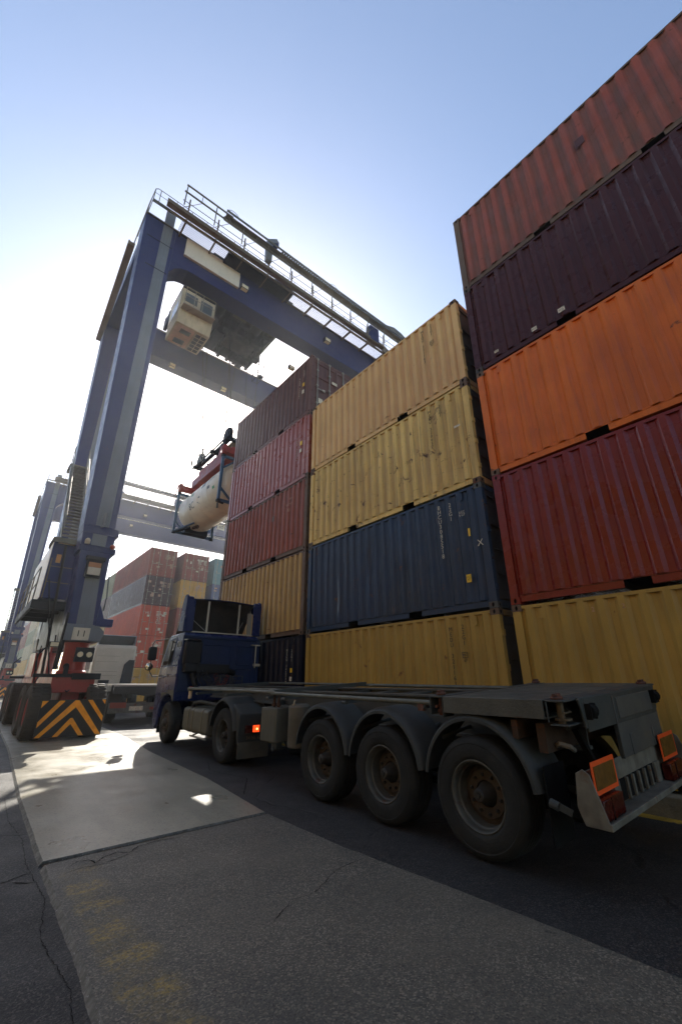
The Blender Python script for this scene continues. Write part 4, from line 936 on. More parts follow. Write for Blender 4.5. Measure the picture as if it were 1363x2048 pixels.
def lamp_(par, p, s=.22, d=(0, -1, -.6)):
    b = MB(); x, y, z = p; b.box(x-s, x+s, y-s*.55, y+s*.55, z-s*.6, z+s*.6); b.tube((x, y, z+s*.6), (x, y+.15, z+s*2.2), .025, 6)
    o = b.build('floodlight', m_dark, par, bev=.02)
    b = MB(); b.box(x-s*.8, x+s*.8, y-s*.56-.004, y-s*.55, z-s*.45, z+s*.45); b.box(x-s*.8, x+s*.8, y-s*.45, y+s*.45, z-s*.6-.004, z-s*.6); q = b.build('lens', m_lampg, o); q.location = (0, 0, 0); return o
def big_wheel(par, x, y, z=.76):
    b = MB(); b.lathe([(.42, .0), (.50, -.03), (.66, -.03), (.70, .0), (.735, .04), (.75, .10), (.75, .36), (.735, .42), (.70, .46), (.66, .49), (.50, .49), (.42, .46)], (x, y, z), n=48, closed=True)
    for i in range(30):
        a = 2*math.pi*i/30
        for sx, off in ((0, 0), (1, .5)):
            a2 = a+off*2*math.pi/30; c = Vector((x+.11+.24*sx, y+.748*math.cos(a2), z+.748*math.sin(a2)))
            tn = Vector((0, -math.sin(a2), math.cos(a2))); nr = Vector((0, math.cos(a2), math.sin(a2))); ax = Vector((1, .0, 0))
            w_, t_, h_ = .10, .035, .020
            b.hexa([c-ax*w_-tn*t_-nr*.01, c+ax*w_-tn*t_-nr*.01, c+ax*w_+tn*t_-nr*.01, c-ax*w_+tn*t_-nr*.01, c-ax*w_-tn*t_+nr*h_, c+ax*w_-tn*t_+nr*h_, c+ax*w_+tn*t_+nr*h_, c-ax*w_+tn*t_+nr*h_])
    t = b.build('tyre', m_btyre)
    b = MB(); b.lathe([(.42, .02), (.38, .03), (.36, .10), (.20, .12), (.16, .06), (.0, .05)], (x, y, z), n=32); b.lathe([(.42, .44), (.38, .43), (.2, .38), (.0, .38)], (x, y, z), n=32)
    o = b.build('wheel', m_cred, par); t.parent = o; t.location = (0, 0, 0); return o

def crane(detail=True, number='11'):
    c = thing('gantry_crane', 'tall blue and grey gantry crane on rubber tyres, marked 11 above its red bogie', 'gantry crane', base=(2.5, 19.5, 0), group='rubber tyred gantry cranes')
    Z0, ZB, ZT = 3.26, 20.4, 22.4
    legs = [('n', 16.0, 17.0), ('r', 23.0, 24.0)]
    # legs: left pair (visible) and right pair
    for side_, mx in ((0, 0), (1, 1)):
        for nm, ya, yb in legs:
            X_ = (lambda x: x) if side_ == 0 else (lambda x: 30.6-x)
            b = MB()
            def seg(z0, l0, r0, z1, l1, r1):
                p = [(X_(l0), ya, z0), (X_(r0), ya, z0), (X_(r0), yb, z0), (X_(l0), yb, z0), (X_(l1), ya, z1), (X_(r1), ya, z1), (X_(r1), yb, z1), (X_(l1), yb, z1)]
                if side_: p = [p[1], p[0], p[3], p[2], p[5], p[4], p[7], p[6]]
                b.hexa(p)
            seg(Z0, 2.12, 2.95, 5.70, 2.00, 2.92)
            seg(5.70, 1.93, 3.06, 5.90, 1.93, 3.06); seg(5.90, 1.96, 2.96, 6.35, 1.93, 2.96); seg(6.35, 1.93, 3.06, 6.62, 1.90, 3.03)
            seg(6.62, 1.90, 2.88, ZT, 1.32, 2.76)
            b.build('leg', m_cblue, c, bev=.015)
            if side_ == 0:
                for (z0, l0, r0, z1, l1, r1) in ((3.26, 2.36, 2.84, 5.35, 2.29, 2.72), (5.92, 2.25, 2.70, 6.33, 2.25, 2.70), (6.64, 2.26, 2.69, ZT+1.15, 2.13, 2.58)):
                    q = MB(); y0 = ya-.012; q.hexa([(l0, y0, z0), (r0, y0, z0), (r0, ya+.01 if z1 < 8 else ya+.005, z0), (l0, ya+.005, z0), (l1, y0, z1), (r1, y0, z1), (r1, ya+.005, z1), (l1, ya+.005, z1)]); q.build('leg_stripe', m_cgrey, c)
    # girders
    for nm, ya, yb in legs:
        g = MB(); g.box(2.72, 27.9, ya+.02, yb-.02, ZB, ZT)
        g.prism([(2.70, 19.5), (2.70, 20.42), (3.7, 20.42), (3.3, 20.30), (3.0, 20.05), (2.84, 19.75)], 'y', ya+.03, yb-.03)
        g.build('girder', m_cblue, c, bev=.015)
        g = MB()
        for x in (1.30,): g.box(x, 28.0, ya-.03, yb+.03, ZT, ZT+.04)
        g.build('girder_flange', m_steel, c)
        g = MB(); g.box(4.0, 26.5, ya+(.75 if nm == 'n' else .25)-.04, ya+(.75 if nm == 'n' else .25)+.04, ZT+.04, ZT+.16); g.build('trolley_rail', m_steel, c)
    q = MB(); q.box(1.75, 2.70, 15.985, 15.998, 19.35, 19.40); q.box(1.55, 2.70, 15.985, 15.998, 21.1, 21.14); q.build('weld_seam', m_dark, c)
    if detail:
        q = MB(); q.box(3.28, 6.22, 15.90, 15.99, 21.13, 22.36); q.box(3.28, 6.22, 15.86, 15.90, 21.13, 22.0); q.build('banner_board', m_banner, c)
    else:
        q = MB(); q.box(21.7, 22.8, 15.96, 15.99, 21.4, 22.2); q.build('number_board', m_plate, c); text('board_number', '40', .75, (22.25, 15.955, 21.8), '-y', m_black, c)
    # sill beams along the travel direction and end ties at the top
    for X0 in (2.12, 27.65):
        s = MB(); s.prism([(16.9, 3.26), (17.4, 3.26), (17.4, 2.78), (22.6, 2.78), (22.6, 3.26), (23.1, 3.26), (23.1, 5.0), (22.7, 4.35), (22.2, 4.05), (17.8, 4.05), (17.3, 4.35), (16.9, 5.0)], 'x', X0, X0+.82); s.build('sill_beam', m_cgrey, c, bev=.01)
    for X0 in (1.42, 28.2):
        s = MB(); s.box(X0, X0+.75, 16.9, 23.1, 21.0, 22.3); s.build('end_tie', m_cblue, c, bev=.01)
    # grey base blocks, steering columns, bogies
    for X0 in (0, 24.9):
        for ya, dirn in ((16.0, -1), (24.0, 1)):
            y0, y1 = sorted((ya-dirn*1.1, ya+dirn*.02)); off = X0
            b = MB(); b.prism([(2.08+off, 3.28), (2.12+off, 2.76), (3.14+off, 2.76), (3.22+off, 3.0), (3.20+off, 3.10), (3.0+off, 3.28)], 'y', y0, y1); b.build('leg_foot', m_cgrey, c, bev=.01)
            yc = ya-dirn*.55
            bo = MB(); bo.lathe([(.0, 0), (.42, 0), (.42, .12), (.36, .16), (.34, .85), (.38, 1.0), (.0, 1.0)], (2.62+off, yc, 1.74), ax='z', n=30)
            bo.box(2.05+off, 3.2+off, *sorted((ya+dirn*.2, ya-dirn*3.3)), 1.25, 1.72)
            bo.prism([(ya-dirn*1.0, 1.72), (ya-dirn*3.2, 1.72), (ya-dirn*3.0, 2.62), (ya-dirn*1.2, 2.62)], 'x', 1.98+off, 2.05+off)
            bo.box(2.42+off, 2.90+off, *sorted((ya-dirn*.1, ya-dirn*3.0)), .55, 1.25)
            bog = bo.build('bogie', m_cred, c, bev=.012)
            for yy in (ya, ya-dirn*1.72):
                for x in (1.60+off, 3.06+off):
                    w_ = big_wheel(None, x, yy, .745); w_.parent = bog; w_.location = (0, 0, 0)
            b = MB(); b.box(1.55+off, 3.30+off, *sorted((ya+dirn*.10, ya+dirn*.24)), 1.68, 1.78); b.box(2.55+off, 3.32+off, *sorted((ya+dirn*.05, ya+dirn*.30)), 1.62, 1.80); b.path([(1.62+off, ya, 1.85), (1.55+off, ya, 2.3), (1.75+off, ya-dirn*.2, 2.55)], .02, 6)
            b.path([(2.2+off, ya+dirn*.1, 1.5), (2.5+off, ya+dirn*.2, 1.28), (2.9+off, ya+dirn*.1, 1.55)], .022, 6)
            b.ball((2.35+off, ya+dirn*.1, 2.0), .09); b.box(2.30+off, 2.42+off, *sorted((ya+dirn*.05, ya+dirn*.20)), 1.75, 2.0)
            q = b.build('steering_gear', m_dark, bog); q.location = (0, 0, 0)
            # hazard board
            yb_ = ya+dirn*.84; x0, x1, z0, z1 = 1.85+off, 3.50+off, .11, 1.075
            b = MB(); b.box(x0, x1, *sorted((yb_, yb_-dirn*.05)), z0, z1); b.box(x0+.1, x0+.2, *sorted((yb_-dirn*.05, ya)), .6, .75); b.box(x1-.2, x1-.1, *sorted((yb_-dirn*.05, ya)), .6, .75)
            hb = b.build('hazard_board', m_hazb, bog, bev=.006); hb.location = (0, 0, 0)
            chev = [[(0, .80), (0, 1), (.095, 1)], [(0, .26), (0, .42), (.26, 1), (.34, 1), (.34, .97)], [(.0, 0), (.075, 0), (.53, .80), (.925, 0), (1.0, .0), (1.0, .03), (.565, 1), (.50, 1)],
                    [(.26, 0), (.34, 0), (.50, .33), (.655, 0), (.735, 0), (.515, .50), (.48, .50)], [(.70, 1), (.78, 1), (1, .52), (1, .36)], [(.935, 1), (1, 1), (1, .86)]]
            b = MB()
            for pl in chev: b.prism([(x0+.02+(x1-x0-.04)*u, z0+.02+(z1-z0-.04)*v) for u, v in pl], 'y', *sorted((yb_+dirn*.003, yb_-dirn*.001)))
            q = b.build('hazard_stripe', m_hazo, bog); q.location = (0, 0, 0)
    # number plate, lamps, cable box, feeler arms on the front left leg
    b = MB(); b.box(2.32, 2.80, 15.955, 15.975, 2.79, 3.17); b.build('number_plate', m_plate, c, bev=.003)
    text('plate_number', number, .27, (2.56, 15.951, 2.98), '-y', m_black, c, spacing=1.2)
    b = MB(); b.box(2.50, 3.02, 15.80, 15.90, 2.13, 2.56); b.build('lamp_board', m_dark, c)
    for x in (2.64, 2.89):
        b = MB(); b.lathe([(.0, -.03), (.07, -.03), (.085, .0), (.085, .06)], (x, 15.80, 2.35), ax='y', n=18); b.build('work_lamp', m_lampg, c)
    b = MB(); b.box(2.25, 2.72, 15.80, 15.99, 4.80, 5.45); b.box(2.2, 2.78, 15.78, 15.99, 5.38, 5.5); b.build('lamp_housing', m_dark, c)
    b = MB(); b.box(2.30, 2.67, 15.72, 15.81, 4.86, 5.10); b.build('housing_glass', m_plate, c)
    b = MB(); b.box(2.30, 2.67, 15.775, 15.799, 5.12, 5.28); b.build('housing_label', mat('brownish_label', (0.35, 0.18, 0.10), 0.6), c)
    b = MB(); b.tube((2.50, 15.93, 6.72), (2.50, 15.93, 7.12), .06, 12); b.path([(2.50, 15.93, 6.72), (2.48, 15.85, 6.60), (2.40, 15.88, 6.58)], .03, 8); b.build('camera_tube', m_cgrey, c)
    b = MB(); b.ball((2.92, 15.93, 5.95), .09, n=12, k=8); b.build('beacon', m_cred, c)
    b = MB(); b.box(2.05, 2.2, 15.85, 15.98, 5.92, 6.05); b.ball((2.12, 15.85, 6.02), .08); b.build('leg_camera', m_plate, c)
    b = MB(); b.box(2.90, 3.42, 15.95, 16.3, 3.26, 3.50); b.prism([(2.92, 3.50), (3.12, 3.50), (2.94, 3.95)], 'y', 15.96, 16.02); b.build('bracket_foot', m_cblue, c, bev=.008)
    b = MB(); b.path([(3.05, 15.95, 3.75), (3.06, 15.9, 4.2), (3.0, 15.95, 4.9)], .02, 6); b.path([(2.02, 15.8, 1.9), (2.05, 15.85, 2.6), (2.08, 15.9, 3.6)], .035, 8); b.path([(2.1, 15.8, 2.75), (2.06, 15.75, 2.0), (2.10, 15.75, 1.9)], .05, 8)
    b.build('hose_run', m_dark, c)
    b = MB(); b.tube((1.95, 15.9, 1.75), (1.35, 16.1, 4.6), .02, 6); b.tube((1.90, 17.0, 1.7), (1.65, 17.0, 6.0), .04, 8); b.path([(1.9, 16.8, 1.9), (1.7, 16.6, 1.5), (1.6, 16.4, 2.1), (1.65, 16.5, 2.6)], .018, 6); b.build('cable_run', m_dark, c)
    lamp_(c, (1.9, 15.9, 2.62), .13)
    # electrical house with platform
    b = MB(); b.box(1.32, 2.10, 17.4, 22.6, 4.20, 6.20); eh = b.build('electrical_house', m_cblue, c, bev=.02)
    b = MB(); b.box(1.308, 1.323, 17.45, 22.55, 4.22, 6.18); q = b.build('side_cladding', m_house, eh); q.location = (0, 0, 0)
    b = MB(); b.box(1.36, 1.40, 17.385, 17.398, 4.2, 5.6); b.box(1.40, 2.05, 17.385, 17.398, 5.30, 5.325); b.box(1.40, 2.05, 17.385, 17.398, 4.75, 4.775); q = b.build('door_frame', m_brownst, eh); q.location = (0, 0, 0)
    b = MB(); b.box(1.50, 1.64, 17.37, 17.398, 5.45, 5.75); q = b.build('warning_notice', mat('ochre_notice', (0.5, 0.28, 0.12), 0.6), eh); q.location = (0, 0, 0)
    b = MB(); b.box(1.12, 2.10, 17.2, 22.9, 4.02, 4.10); b.box(1.12, 1.2, 17.2, 22.9, 3.82, 4.02); b.box(1.2, 2.1, 17.2, 17.35, 3.80, 4.02)
    for y in (18.5, 20, 21.5): b.box(1.2, 2.1, y-.05, y+.05, 3.84, 4.02)
    b.build('house_platform', m_dark, c)
    b = MB()
    for x, y in ((1.14, 17.25), (1.14, 19.0), (1.14, 20.8), (1.14, 22.8)): b.tube((x, y, 4.1), (x, y, 5.2), .02, 6)
    for z in (4.65, 5.2): b.tube((1.14, 17.25, z), (1.14, 22.8, z), .018, 6)
    b.build('platform_railing', m_steel, c)
    # stairs between the legs
    def stair(p0, p1, w_=.62, n=18):
        b = MB(); a = Vector(p0); e = Vector(p1)
        for s in (0, w_): b.beam(a+Vector((s, 0, 0)), e+Vector((s, 0, 0)), .03, .22)
        for i in range(n):
            q = a+(e-a)*((i+.5)/n); b.box(q.x, q.x+w_, q.y-.12, q.y+.12, q.z-.015, q.z+.015)
        b.build('stair_flight', m_steel, c)
        b = MB()
        for s in (0, w_):
            b.tube(a+Vector((s, 0, 1.0)), e+Vector((s, 0, 1.0)), .018, 6); b.tube(a+Vector((s, 0, .55)), e+Vector((s, 0, .55)), .014, 6)
            for i in range(5): q = a+(e-a)*(i/4); b.tube(q+Vector((s, 0, 0)), q+Vector((s, 0, 1.0)), .016, 6)
        b.build('stair_railing', m_steel, c)
    stair((1.52, 17.9, 6.4), (1.50, 22.0, 11.3), n=26)
    for (x0, x1, y0, y1, z) in ((1.25, 2.15, 17.1, 18.3, 6.30), (1.45, 2.2, 22.0, 22.9, 11.35)):
        b = MB(); b.box(x0, x1, y0, y1, z-.06, z)
        b.box(x0, x1, y0, y0+.05, z-.18, z-.06); b.box(x0, x1, y1-.05, y1, z-.18, z-.06)
        b.build('landing', m_steel, c)
    b = MB(); b.box(1.45, 1.95, 17.25, 17.40, 6.15, 6.30); b.build('bulkhead_lamp', mat('warm_glass', (0.65, 0.50, 0.28), 0.4), c)
    # cable tray along the end
    b = MB(); b.beam((1.10, 16.6, 20.7), (1.30, 24.2, 20.7), .30, .22); b.beam((1.02, 17.2, 21.4), (1.2, 24, 21.4), .06, .30); b.build('end_cable_tray', m_brownst, c)
    # upper walkway on brackets in front of the near girder
    w2 = MB(); w2.box(1.35, 27.8, 15.10, 15.16, 22.24, 22.40); w2.box(1.35, 27.8, 15.94, 15.98, 22.42, 22.48); w2.build('walkway_stringer', m_steel, c)
    b = MB()
    x = 2.9
    while x < 27.8:
        b = MB(); b.beam((x, 15.06, 22.28), (x, 16.02, 22.28), .07, .14); b.beam((x, 15.10, 22.2), (x, 15.10, 23.9), .06, .06); b.beam((x, 14.95, 23.2), (x, 15.12, 23.3), .05, .05); x += 1.52
        b.build('walkway_bracket', m_brownst, c)
    b = MB(); b._add([(2.75, 15.14, 22.415), (27.8, 15.14, 22.415), (27.8, 15.96, 22.415), (2.75, 15.96, 22.415)], [(0, 1, 2, 3)]); b.build('walkway_grating', m_grate, c)
    if detail:
        b = MB(); b.box(5.2, 9.2, 15.2, 15.9, 22.22, 22.40); b.build('walkway_tray', m_dark, c)
    b = MB(); b.prism([(1.92, 22.30), (16.2, 22.30), (16.8, 22.12), (17.6, 22.12), (17.8, 22.3), (27.5, 22.3), (27.5, 22.86), (17.8, 22.86), (17.5, 22.68), (16.9, 22.68), (16.3, 22.86), (1.92, 22.86)], 'y', 14.96, 15.00)
    b.box(1.92, 27.5, 14.70, 15.0, 22.27, 22.295) if False else b.box(1.92, 16.2, 14.72, 14.96, 22.30, 22.33)
    b.build('cable_channel', m_brownst, c)
    b = MB(); b.prism([(4.6, 24.22), (18.6, 24.22), (18.6, 24.34), (18.0, 24.60), (17.2, 24.66), (16.4, 24.36), (4.6, 24.36)], 'y', 14.60, 14.64); b.box(4.6, 18.6, 14.60, 15.0, 24.0, 24.03); b.box(4.6, 16.4, 14.98, 15.0, 24.0, 24.30)
    b.build('chain_trough', m_steel, c)
    b = MB(); x = 8.0
    while x < 18.3: b.box(x, x+.10, 14.66, 14.95, 24.05, 24.28); b.box(x+.11, x+.15, 14.72, 14.9, 24.10, 24.22); x += .16
    b.build('drag_chain', m_dark, c)
    b = MB(); b.tube((2.5, 14.72, 23.70), (18.0, 14.72, 23.70), .045, 8); b.tube((2.55, 14.72, 24.22), (5.0, 14.72, 24.22), .045, 8); b.tube((4.6, 14.95, 23.95), (18.2, 14.95, 23.95), .03, 6); b.tube((2.55, 15.0, 23.45), (18.0, 15.0, 23.45), .02, 6)
    x = 2.6
    while x < 18: b.tube((x, 14.78, 22.85), (x, 14.72, 24.1), .030, 6); b.tube((x+.76, 14.74, 23.7), (x+.76, 14.70, 24.1), .018, 6); b.tube((x, 15.0, 22.9), (x+.76, 14.78, 23.7), .014, 5); x += 1.52
    b.build('trough_support', m_steel, c)
    b = MB(); b.path([(1.36, 15.12, 22.35), (1.36, 15.12, 23.10), (1.48, 15.12, 23.22), (9.0, 15.12, 23.22)], .018, 6); b.tube((9.0, 15.12, 23.22), (27.5, 15.12, 23.22), .016, 6); b.tube((1.36, 15.12, 22.85), (27.5, 15.12, 22.85), .013, 6)
    x = 1.6
    while x < 27: b.tube((x, 15.12, 22.4), (x, 15.12, 23.22), .018, 6); x += 0.76
    b.path([(1.36, 15.12, 22.40), (1.36, 16.0, 22.42), (1.36, 17.0, 22.42)], .018, 6); b.path([(1.36, 15.12, 23.1), (1.34, 16.2, 23.3), (1.34, 23.8, 23.3)], .018, 6); b.tube((1.34, 15.12, 22.9), (1.34, 23.8, 22.9), .014, 6)
    for y in (16, 17.5, 19, 20.5, 22, 23.5): b.tube((1.34, y, 22.42), (1.34, y, 23.3), .018, 6)
    b.tube((2.7, 23.9, 23.3), (27.5, 23.9, 23.3), .016, 6)
    x = 3
    while x < 27: b.tube((x, 23.9, 22.4), (x, 23.9, 23.3), .016, 6); x += 1.6
    b.build('railing', m_steel, c)
    b = MB()
    for x in (5.0, 11.9):
        pts = [(x+.35*math.cos(a*.35), 14.8, 24.45+.35*math.sin(a*.35)) for a in range(0, 10)]; b.path(pts, .015, 5)
    b.build('cable_loop', m_steel, c)
    b = MB(); b.prism([(7.25, 23.4), (7.55, 23.3), (7.55, 24.9), (7.9, 25.2), (7.75, 25.4), (7.2, 24.9)], 'y', 14.95, 15.25); b.build('swivel_head', m_cgrey, c)
    b = MB(); b.box(7.60, 7.95, 15.0, 15.3, 24.95, 25.35); b.build('swivel_motor', m_cblue, c, bev=.03); b = MB(); b.box(15.2, 16.0, 14.95, 15.4, 22.7, 23.9); b.build('junction_box', m_cblue, c, bev=.03); b = MB(); b.box(8.2, 8.7, 15.3, 15.9, 22.5, 23.2); b.ball((8.9, 15.4, 22.8), .4, n=14, k=8); b.build('winch_box', m_cblue, c, bev=.03)
    for p in ((6.4, 15.55, 20.95), (12.0, 15.55, 20.85)): lamp_(c, p, .22)
    for p in ((5.3, 22.75, 20.0), (8.75, 22.75, 19.95), (11.2, 18.2, 20.1)): lamp_(c, p, .20)
    return c
c1 = crane(True, '11')
c2 = crane(False, '12'); c2['label'] = 'hazy blue gantry crane with the number 40 on its girder, seen beyond the hanging tank'
c2.location = (2.5+.55, 19.5+37.4, 0)
c3 = copy_tree(c2); c3['label'] = 'tiny far off gantry crane fading into the haze behind the legs of the other two'; c3.location = (9.0, 205, 0)

# ------------------------------------------------------------------ trolley with the operator's cab
m_mach0 = mat('machinery_housing', (0.045, 0.046, 0.052), 0.6, var=0.4, vs=3, dust=0.2, dustcol=(0.08, 0.08, 0.08))
tw = thing('crane_trolley', 'dark hoist trolley under the crane girders with a cream operator cabin hanging from it', 'trolley', base=(7, 19.5, 20.0))
b = MB()
for y in (17.15, 17.7, 18.3, 18.9, 19.4, 20.2, 20.8, 21.3, 22.0, 22.7): b.box(4.3, 9.9, y-.10, y+.10, 20.30, 21.0)
for x in (4.4, 5.0, 5.6, 6.7, 7.8, 8.4, 8.9, 9.8): b.box(x-.09, x+.09, 17.1, 22.9, 20.16, 20.9)
for x in (4.4, 6.7, 8.9): b.beam((x, 17.2, 20.2), (x+.9, 22.7, 20.2), .06, .12)
b.box(4.5, 9.9, 17.2, 19.62, 21.3, 21.36); b.box(4.5, 9.9, 19.80, 22.8, 21.3, 21.36); b.box(6.0, 7.4, 19.9, 22.6, 20.48, 20.52); b.box(8.0, 9.8, 17.3, 19.4, 20.48, 20.52)
b.build('trolley_frame', m_dark, tw)
for x, y in ((5.1, 16.75), (9.4, 16.75), (5.1, 23.25), (9.4, 23.25)):
    q_ = MB(); q_.tube((x, y-.08, 22.78-2.3), (x, y+.08, 22.78-2.3), .22, 18); q_.build('rail_wheel', m_dark, tw)
    q_ = MB(); q_.box(x-.3, x+.3, y-.14, y+.14, 20.65, 21.2); q_.build('wheel_bracket', m_dark, tw)
for p0, p1, r in (((6.2, 18.0, 20.15), (6.2, 19.4, 20.15), .35), ((8.6, 18.0, 20.1), (8.6, 19.2, 20.1), .30), ((7.0, 20.4, 20.1), (7.0, 22.2, 20.1), .3)):
    b = MB(); b.tube(p0, p1, r, 20); b.build('hoist_drum', m_dark, tw)
for q in ((7.0, 7.8, 17.7, 18.8, 19.9, 20.45), (7.4, 9.2, 20.3, 21.4, 19.85, 20.4)):
    b = MB(); b.box(*q); b.build('motor_house', m_mach0, tw, bev=.03)
rs = random.Random(8); m_mach = mat('machinery_grey', (0.012, 0.014, 0.020), 0.6, var=0.4, vs=3, dust=0.3, dustcol=(0.03, 0.032, 0.04))
for k in range(34):
    x, y = rs.uniform(4.9, 9.7), rs.uniform(17.3, 22.5); b = MB(); b.box(x, x+rs.uniform(.1, .9), y, y+rs.uniform(.05, .6), rs.uniform(19.9, 20.3), 20.5); b.build('machinery_case', m_mach, tw, bev=.02)
for k in range(14):
    x, y = rs.uniform(4.9, 9.9), rs.uniform(17.3, 22.0); b = MB(); b.path([(x, y, 20.3), (x+rs.uniform(-.6, .6), y+.5, 20.1), (x+rs.uniform(-1, 1), y+1.0, 20.3)], .03, 6); b.build('hanging_hose', m_mach, tw)
b = MB(); b.tube((10.1, 21.4, 18.9), (10.1, 21.4, 20.4), .025, 6); b.tube((10.5, 21.4, 18.9), (10.5, 21.4, 20.4), .025, 6); b.tube((10.1, 22.2, 18.9), (10.1, 22.2, 20.4), .025, 6); b.tube((10.5, 22.2, 18.9), (10.5, 22.2, 20.4), .025, 6)
for z in (18.9, 19.4, 19.9):
    for p_, q_ in (((10.1, 21.4), (10.5, 21.4)), ((10.1, 22.2), (10.5, 22.2)), ((10.1, 21.4), (10.1, 22.2)), ((10.5, 21.4), (10.5, 22.2))): b.tube((*p_, z), (*q_, z), .02, 6)
b.tube((10.3, 21.35, 18.9), (10.3, 21.45, 18.9), .16, 14); b.build('service_cage', m_dark, tw)
# cabin
cabm = mat('cabin_cream', (0.42, 0.37, 0.30), 0.55, var=0.15, vs=1.5, streak=0.4, rust=0.12)
b = MB(); X0, X1, Y0, Y1 = 3.66, 5.34, 16.45, 18.2
b.box(X0, X1, Y0, Y1, 18.35, 19.72); b.prism([(Y0, 18.35), (Y1, 18.35), (Y1, 17.62), (Y0+.15, 17.62)], 'x', X0, X1)
cb_ = b.build('operator_cabin', cabm, tw, bev=.03)
b = MB(); b.box(X0-.01, X0+.003, Y0+.1, Y1-.1, 18.5, 19.6); q = b.build('skylit_side', m_house, cb_); q.location = (0, 0, 0)  # bright sky light on this side of the cream cabin, painted as white
b = MB(); b.box(X0-.016, X0-.008, Y0+.35, Y0+1.2, 18.45, 19.1); b.box(X0+.15, X1-.9, Y0-.012, Y0-.002, 18.95, 19.5); b.box(X0+.95, X1-.12, Y0-.012, Y0-.002, 18.5, 19.5)
b.box(X0+.35, X0+.85, Y0+.45, Y0+.75, 17.608, 17.622); b.box(X0+.3, X0+.8, Y0+1.2, Y0+1.55, 17.608, 17.622); b.box(X1-.62, X1-.08, Y0+.3, Y1-.08, 17.606, 17.622)
q = b.build('window', mat('cabin_glass', (0.05, 0.055, 0.05), 0.1, spec=0.8), cb_); q.location = (0, 0, 0)
b = MB(); b.box(X0+.08, X1-.7, Y0+.25, Y1-.08, 17.612, 17.619); q = b.build('floor_panel', mat('cabin_floor_peach', (0.55, 0.42, 0.38), 0.6, var=0.15, vs=3, rust=0.15), cb_); q.location = (0, 0, 0)
b = MB()
for i in range(6): y = Y0+.3+i*.27; b.box(X1-.62, X1-.08, y-.015, y+.015, 17.590, 17.604)
for x in (X1-.62, X1-.35, X1-.08): b.box(x-.015, x+.015, Y0+.3, Y1-.08, 17.588, 17.602)
q = b.build('floor_guard', cabm, cb_); q.location = (0, 0, 0)
b = MB()
for x in (X0+.1, X0+.55, X0+.95, X1-.1): b.tube((x, Y0-.35, 18.45), (x, Y0-.35, 19.5), .018, 6)
for z in (18.45, 18.95, 19.5): b.tube((X0+.1, Y0-.35, z), (X1-.1, Y0-.35, z), .018, 6)
b.box(X0+.05, X1-.05, Y0-.4, Y0, 18.36, 18.41); q = b.build('cabin_balcony', mat('balcony_grey', (0.25, 0.22, 0.19), 0.5, rust=0.3), cb_); q.location = (0, 0, 0)
b = MB(); b.box(X0+.0, X1+.05, Y0-.05, Y1+.05, 19.74, 19.86)
for x in (X0+.7, X0+1.0, X1-.1):
    for y in (Y0+.75, Y1-.2): b.box(x-.06, x+.06, y-.06, y+.06, 19.86, 22.7)
for k in range(6): b.path([(X0+.6+.12*k, Y0+.6, 19.86), (X0+.65+.1*k, Y0+.9, 20.9), (X0+.7+.15*k, Y0+1.1, 22.6)], .03, 6)
q = b.build('cabin_hanger', m_dark, cb_); q.location = (0, 0, 0)

# the trolley runs on top of the girders
for o_ in tw.children:
    if o_.name.startswith('operator_cabin'): continue
    o_.location.z += 2.3; o_.scale.x = 1.06; o_.location.x -= .2
# ------------------------------------------------------------------ spreader and tank
TX0, TX1, TY0, TY1, TZ0, TZ1 = 7.13, 9.56, 17.50, 23.54, 9.47, 12.02
spd = thing('spreader', 'red telescopic spreader with black headblock hanging on ropes above the white tank', 'spreader', base=(8.34, 20.5, 12.1))
m_sred = mat('spreader_red', (0.26, 0.035, 0.035), 0.45, var=0.2, vs=2, streak=0.3, rust=0.1, dust=0.2)
b = MB(); b.box(7.75, 8.15, 17.9, 23.2, 12.35, 12.85); b.box(8.5, 8.9, 17.9, 23.2, 12.35, 12.85); b.box(7.65, 9.0, 18.9, 22.0, 12.25, 12.95)
b.box(7.15, 9.5, 17.42, 17.75, 12.12, 12.45); b.box(7.15, 9.5, 23.28, 23.58, 12.12, 12.45); b.build('spreader_beam', m_sred, spd, bev=.02)
b = MB()
for x in (7.22, 9.46):
    for y in (17.58, 23.44): b.box(x-.10, x+.10, y-.12, y+.12, 12.05, 12.55); b.beam((x-.12 if x < 8 else x+.12, y+.1, 12.5), (x-.2 if x < 8 else x+.2, y+.12, 11.85), .03, .18)
b.build('corner_flipper', m_sred, spd, bev=.01)
b = MB(); b.box(7.70, 7.86, 18.2, 22.7, 13.45, 13.62); b.box(8.8, 8.96, 18.2, 22.7, 13.45, 13.62)
for y in (18.3, 20.2, 22.6): b.box(7.5, 9.2, y-.09, y+.09, 13.40, 13.60)
for y in (19.0, 20.3, 21.6): b.tube((8.33-.3, y, 12.9), (8.33-.3, y, 13.45), .12, 10); b.box(7.8, 8.9, y-.15, y+.15, 12.95, 13.2)
for x in (7.55, 9.1): b.beam((x, 18.0, 13.5), (x, 22.9, 13.5), .05, .10); b.tube((x, 18.2, 13.0), (x, 22.8, 13.0), .03, 6)
b.tube((7.3, 22.4, 13.3), (7.3, 22.4, 13.75), .05, 8); b.tube((7.3, 20.8, 13.3), (7.3, 20.8, 13.8), .05, 8); b.path([(7.4, 20.0, 13.6), (7.3, 21.0, 13.9), (7.35, 22.0, 13.6)], .03, 6)
b.build('headblock', m_dark, spd, bev=.012)
for i, (x, y) in enumerate(((7.75, 18.6), (8.9, 18.6), (7.75, 22.2), (8.9, 22.2))):
    b = MB(); b.lathe([(.0, -.09), (.42, -.09), (.45, -.06), (.38, .0), (.45, .06), (.42, .09), (.0, .09)], (x, y, 13.85), ax='x', n=28); b.box(x-.13, x+.13, y-.30, y+.30, 13.5, 13.95); b.build('sheave', m_dark, spd)
b = MB()
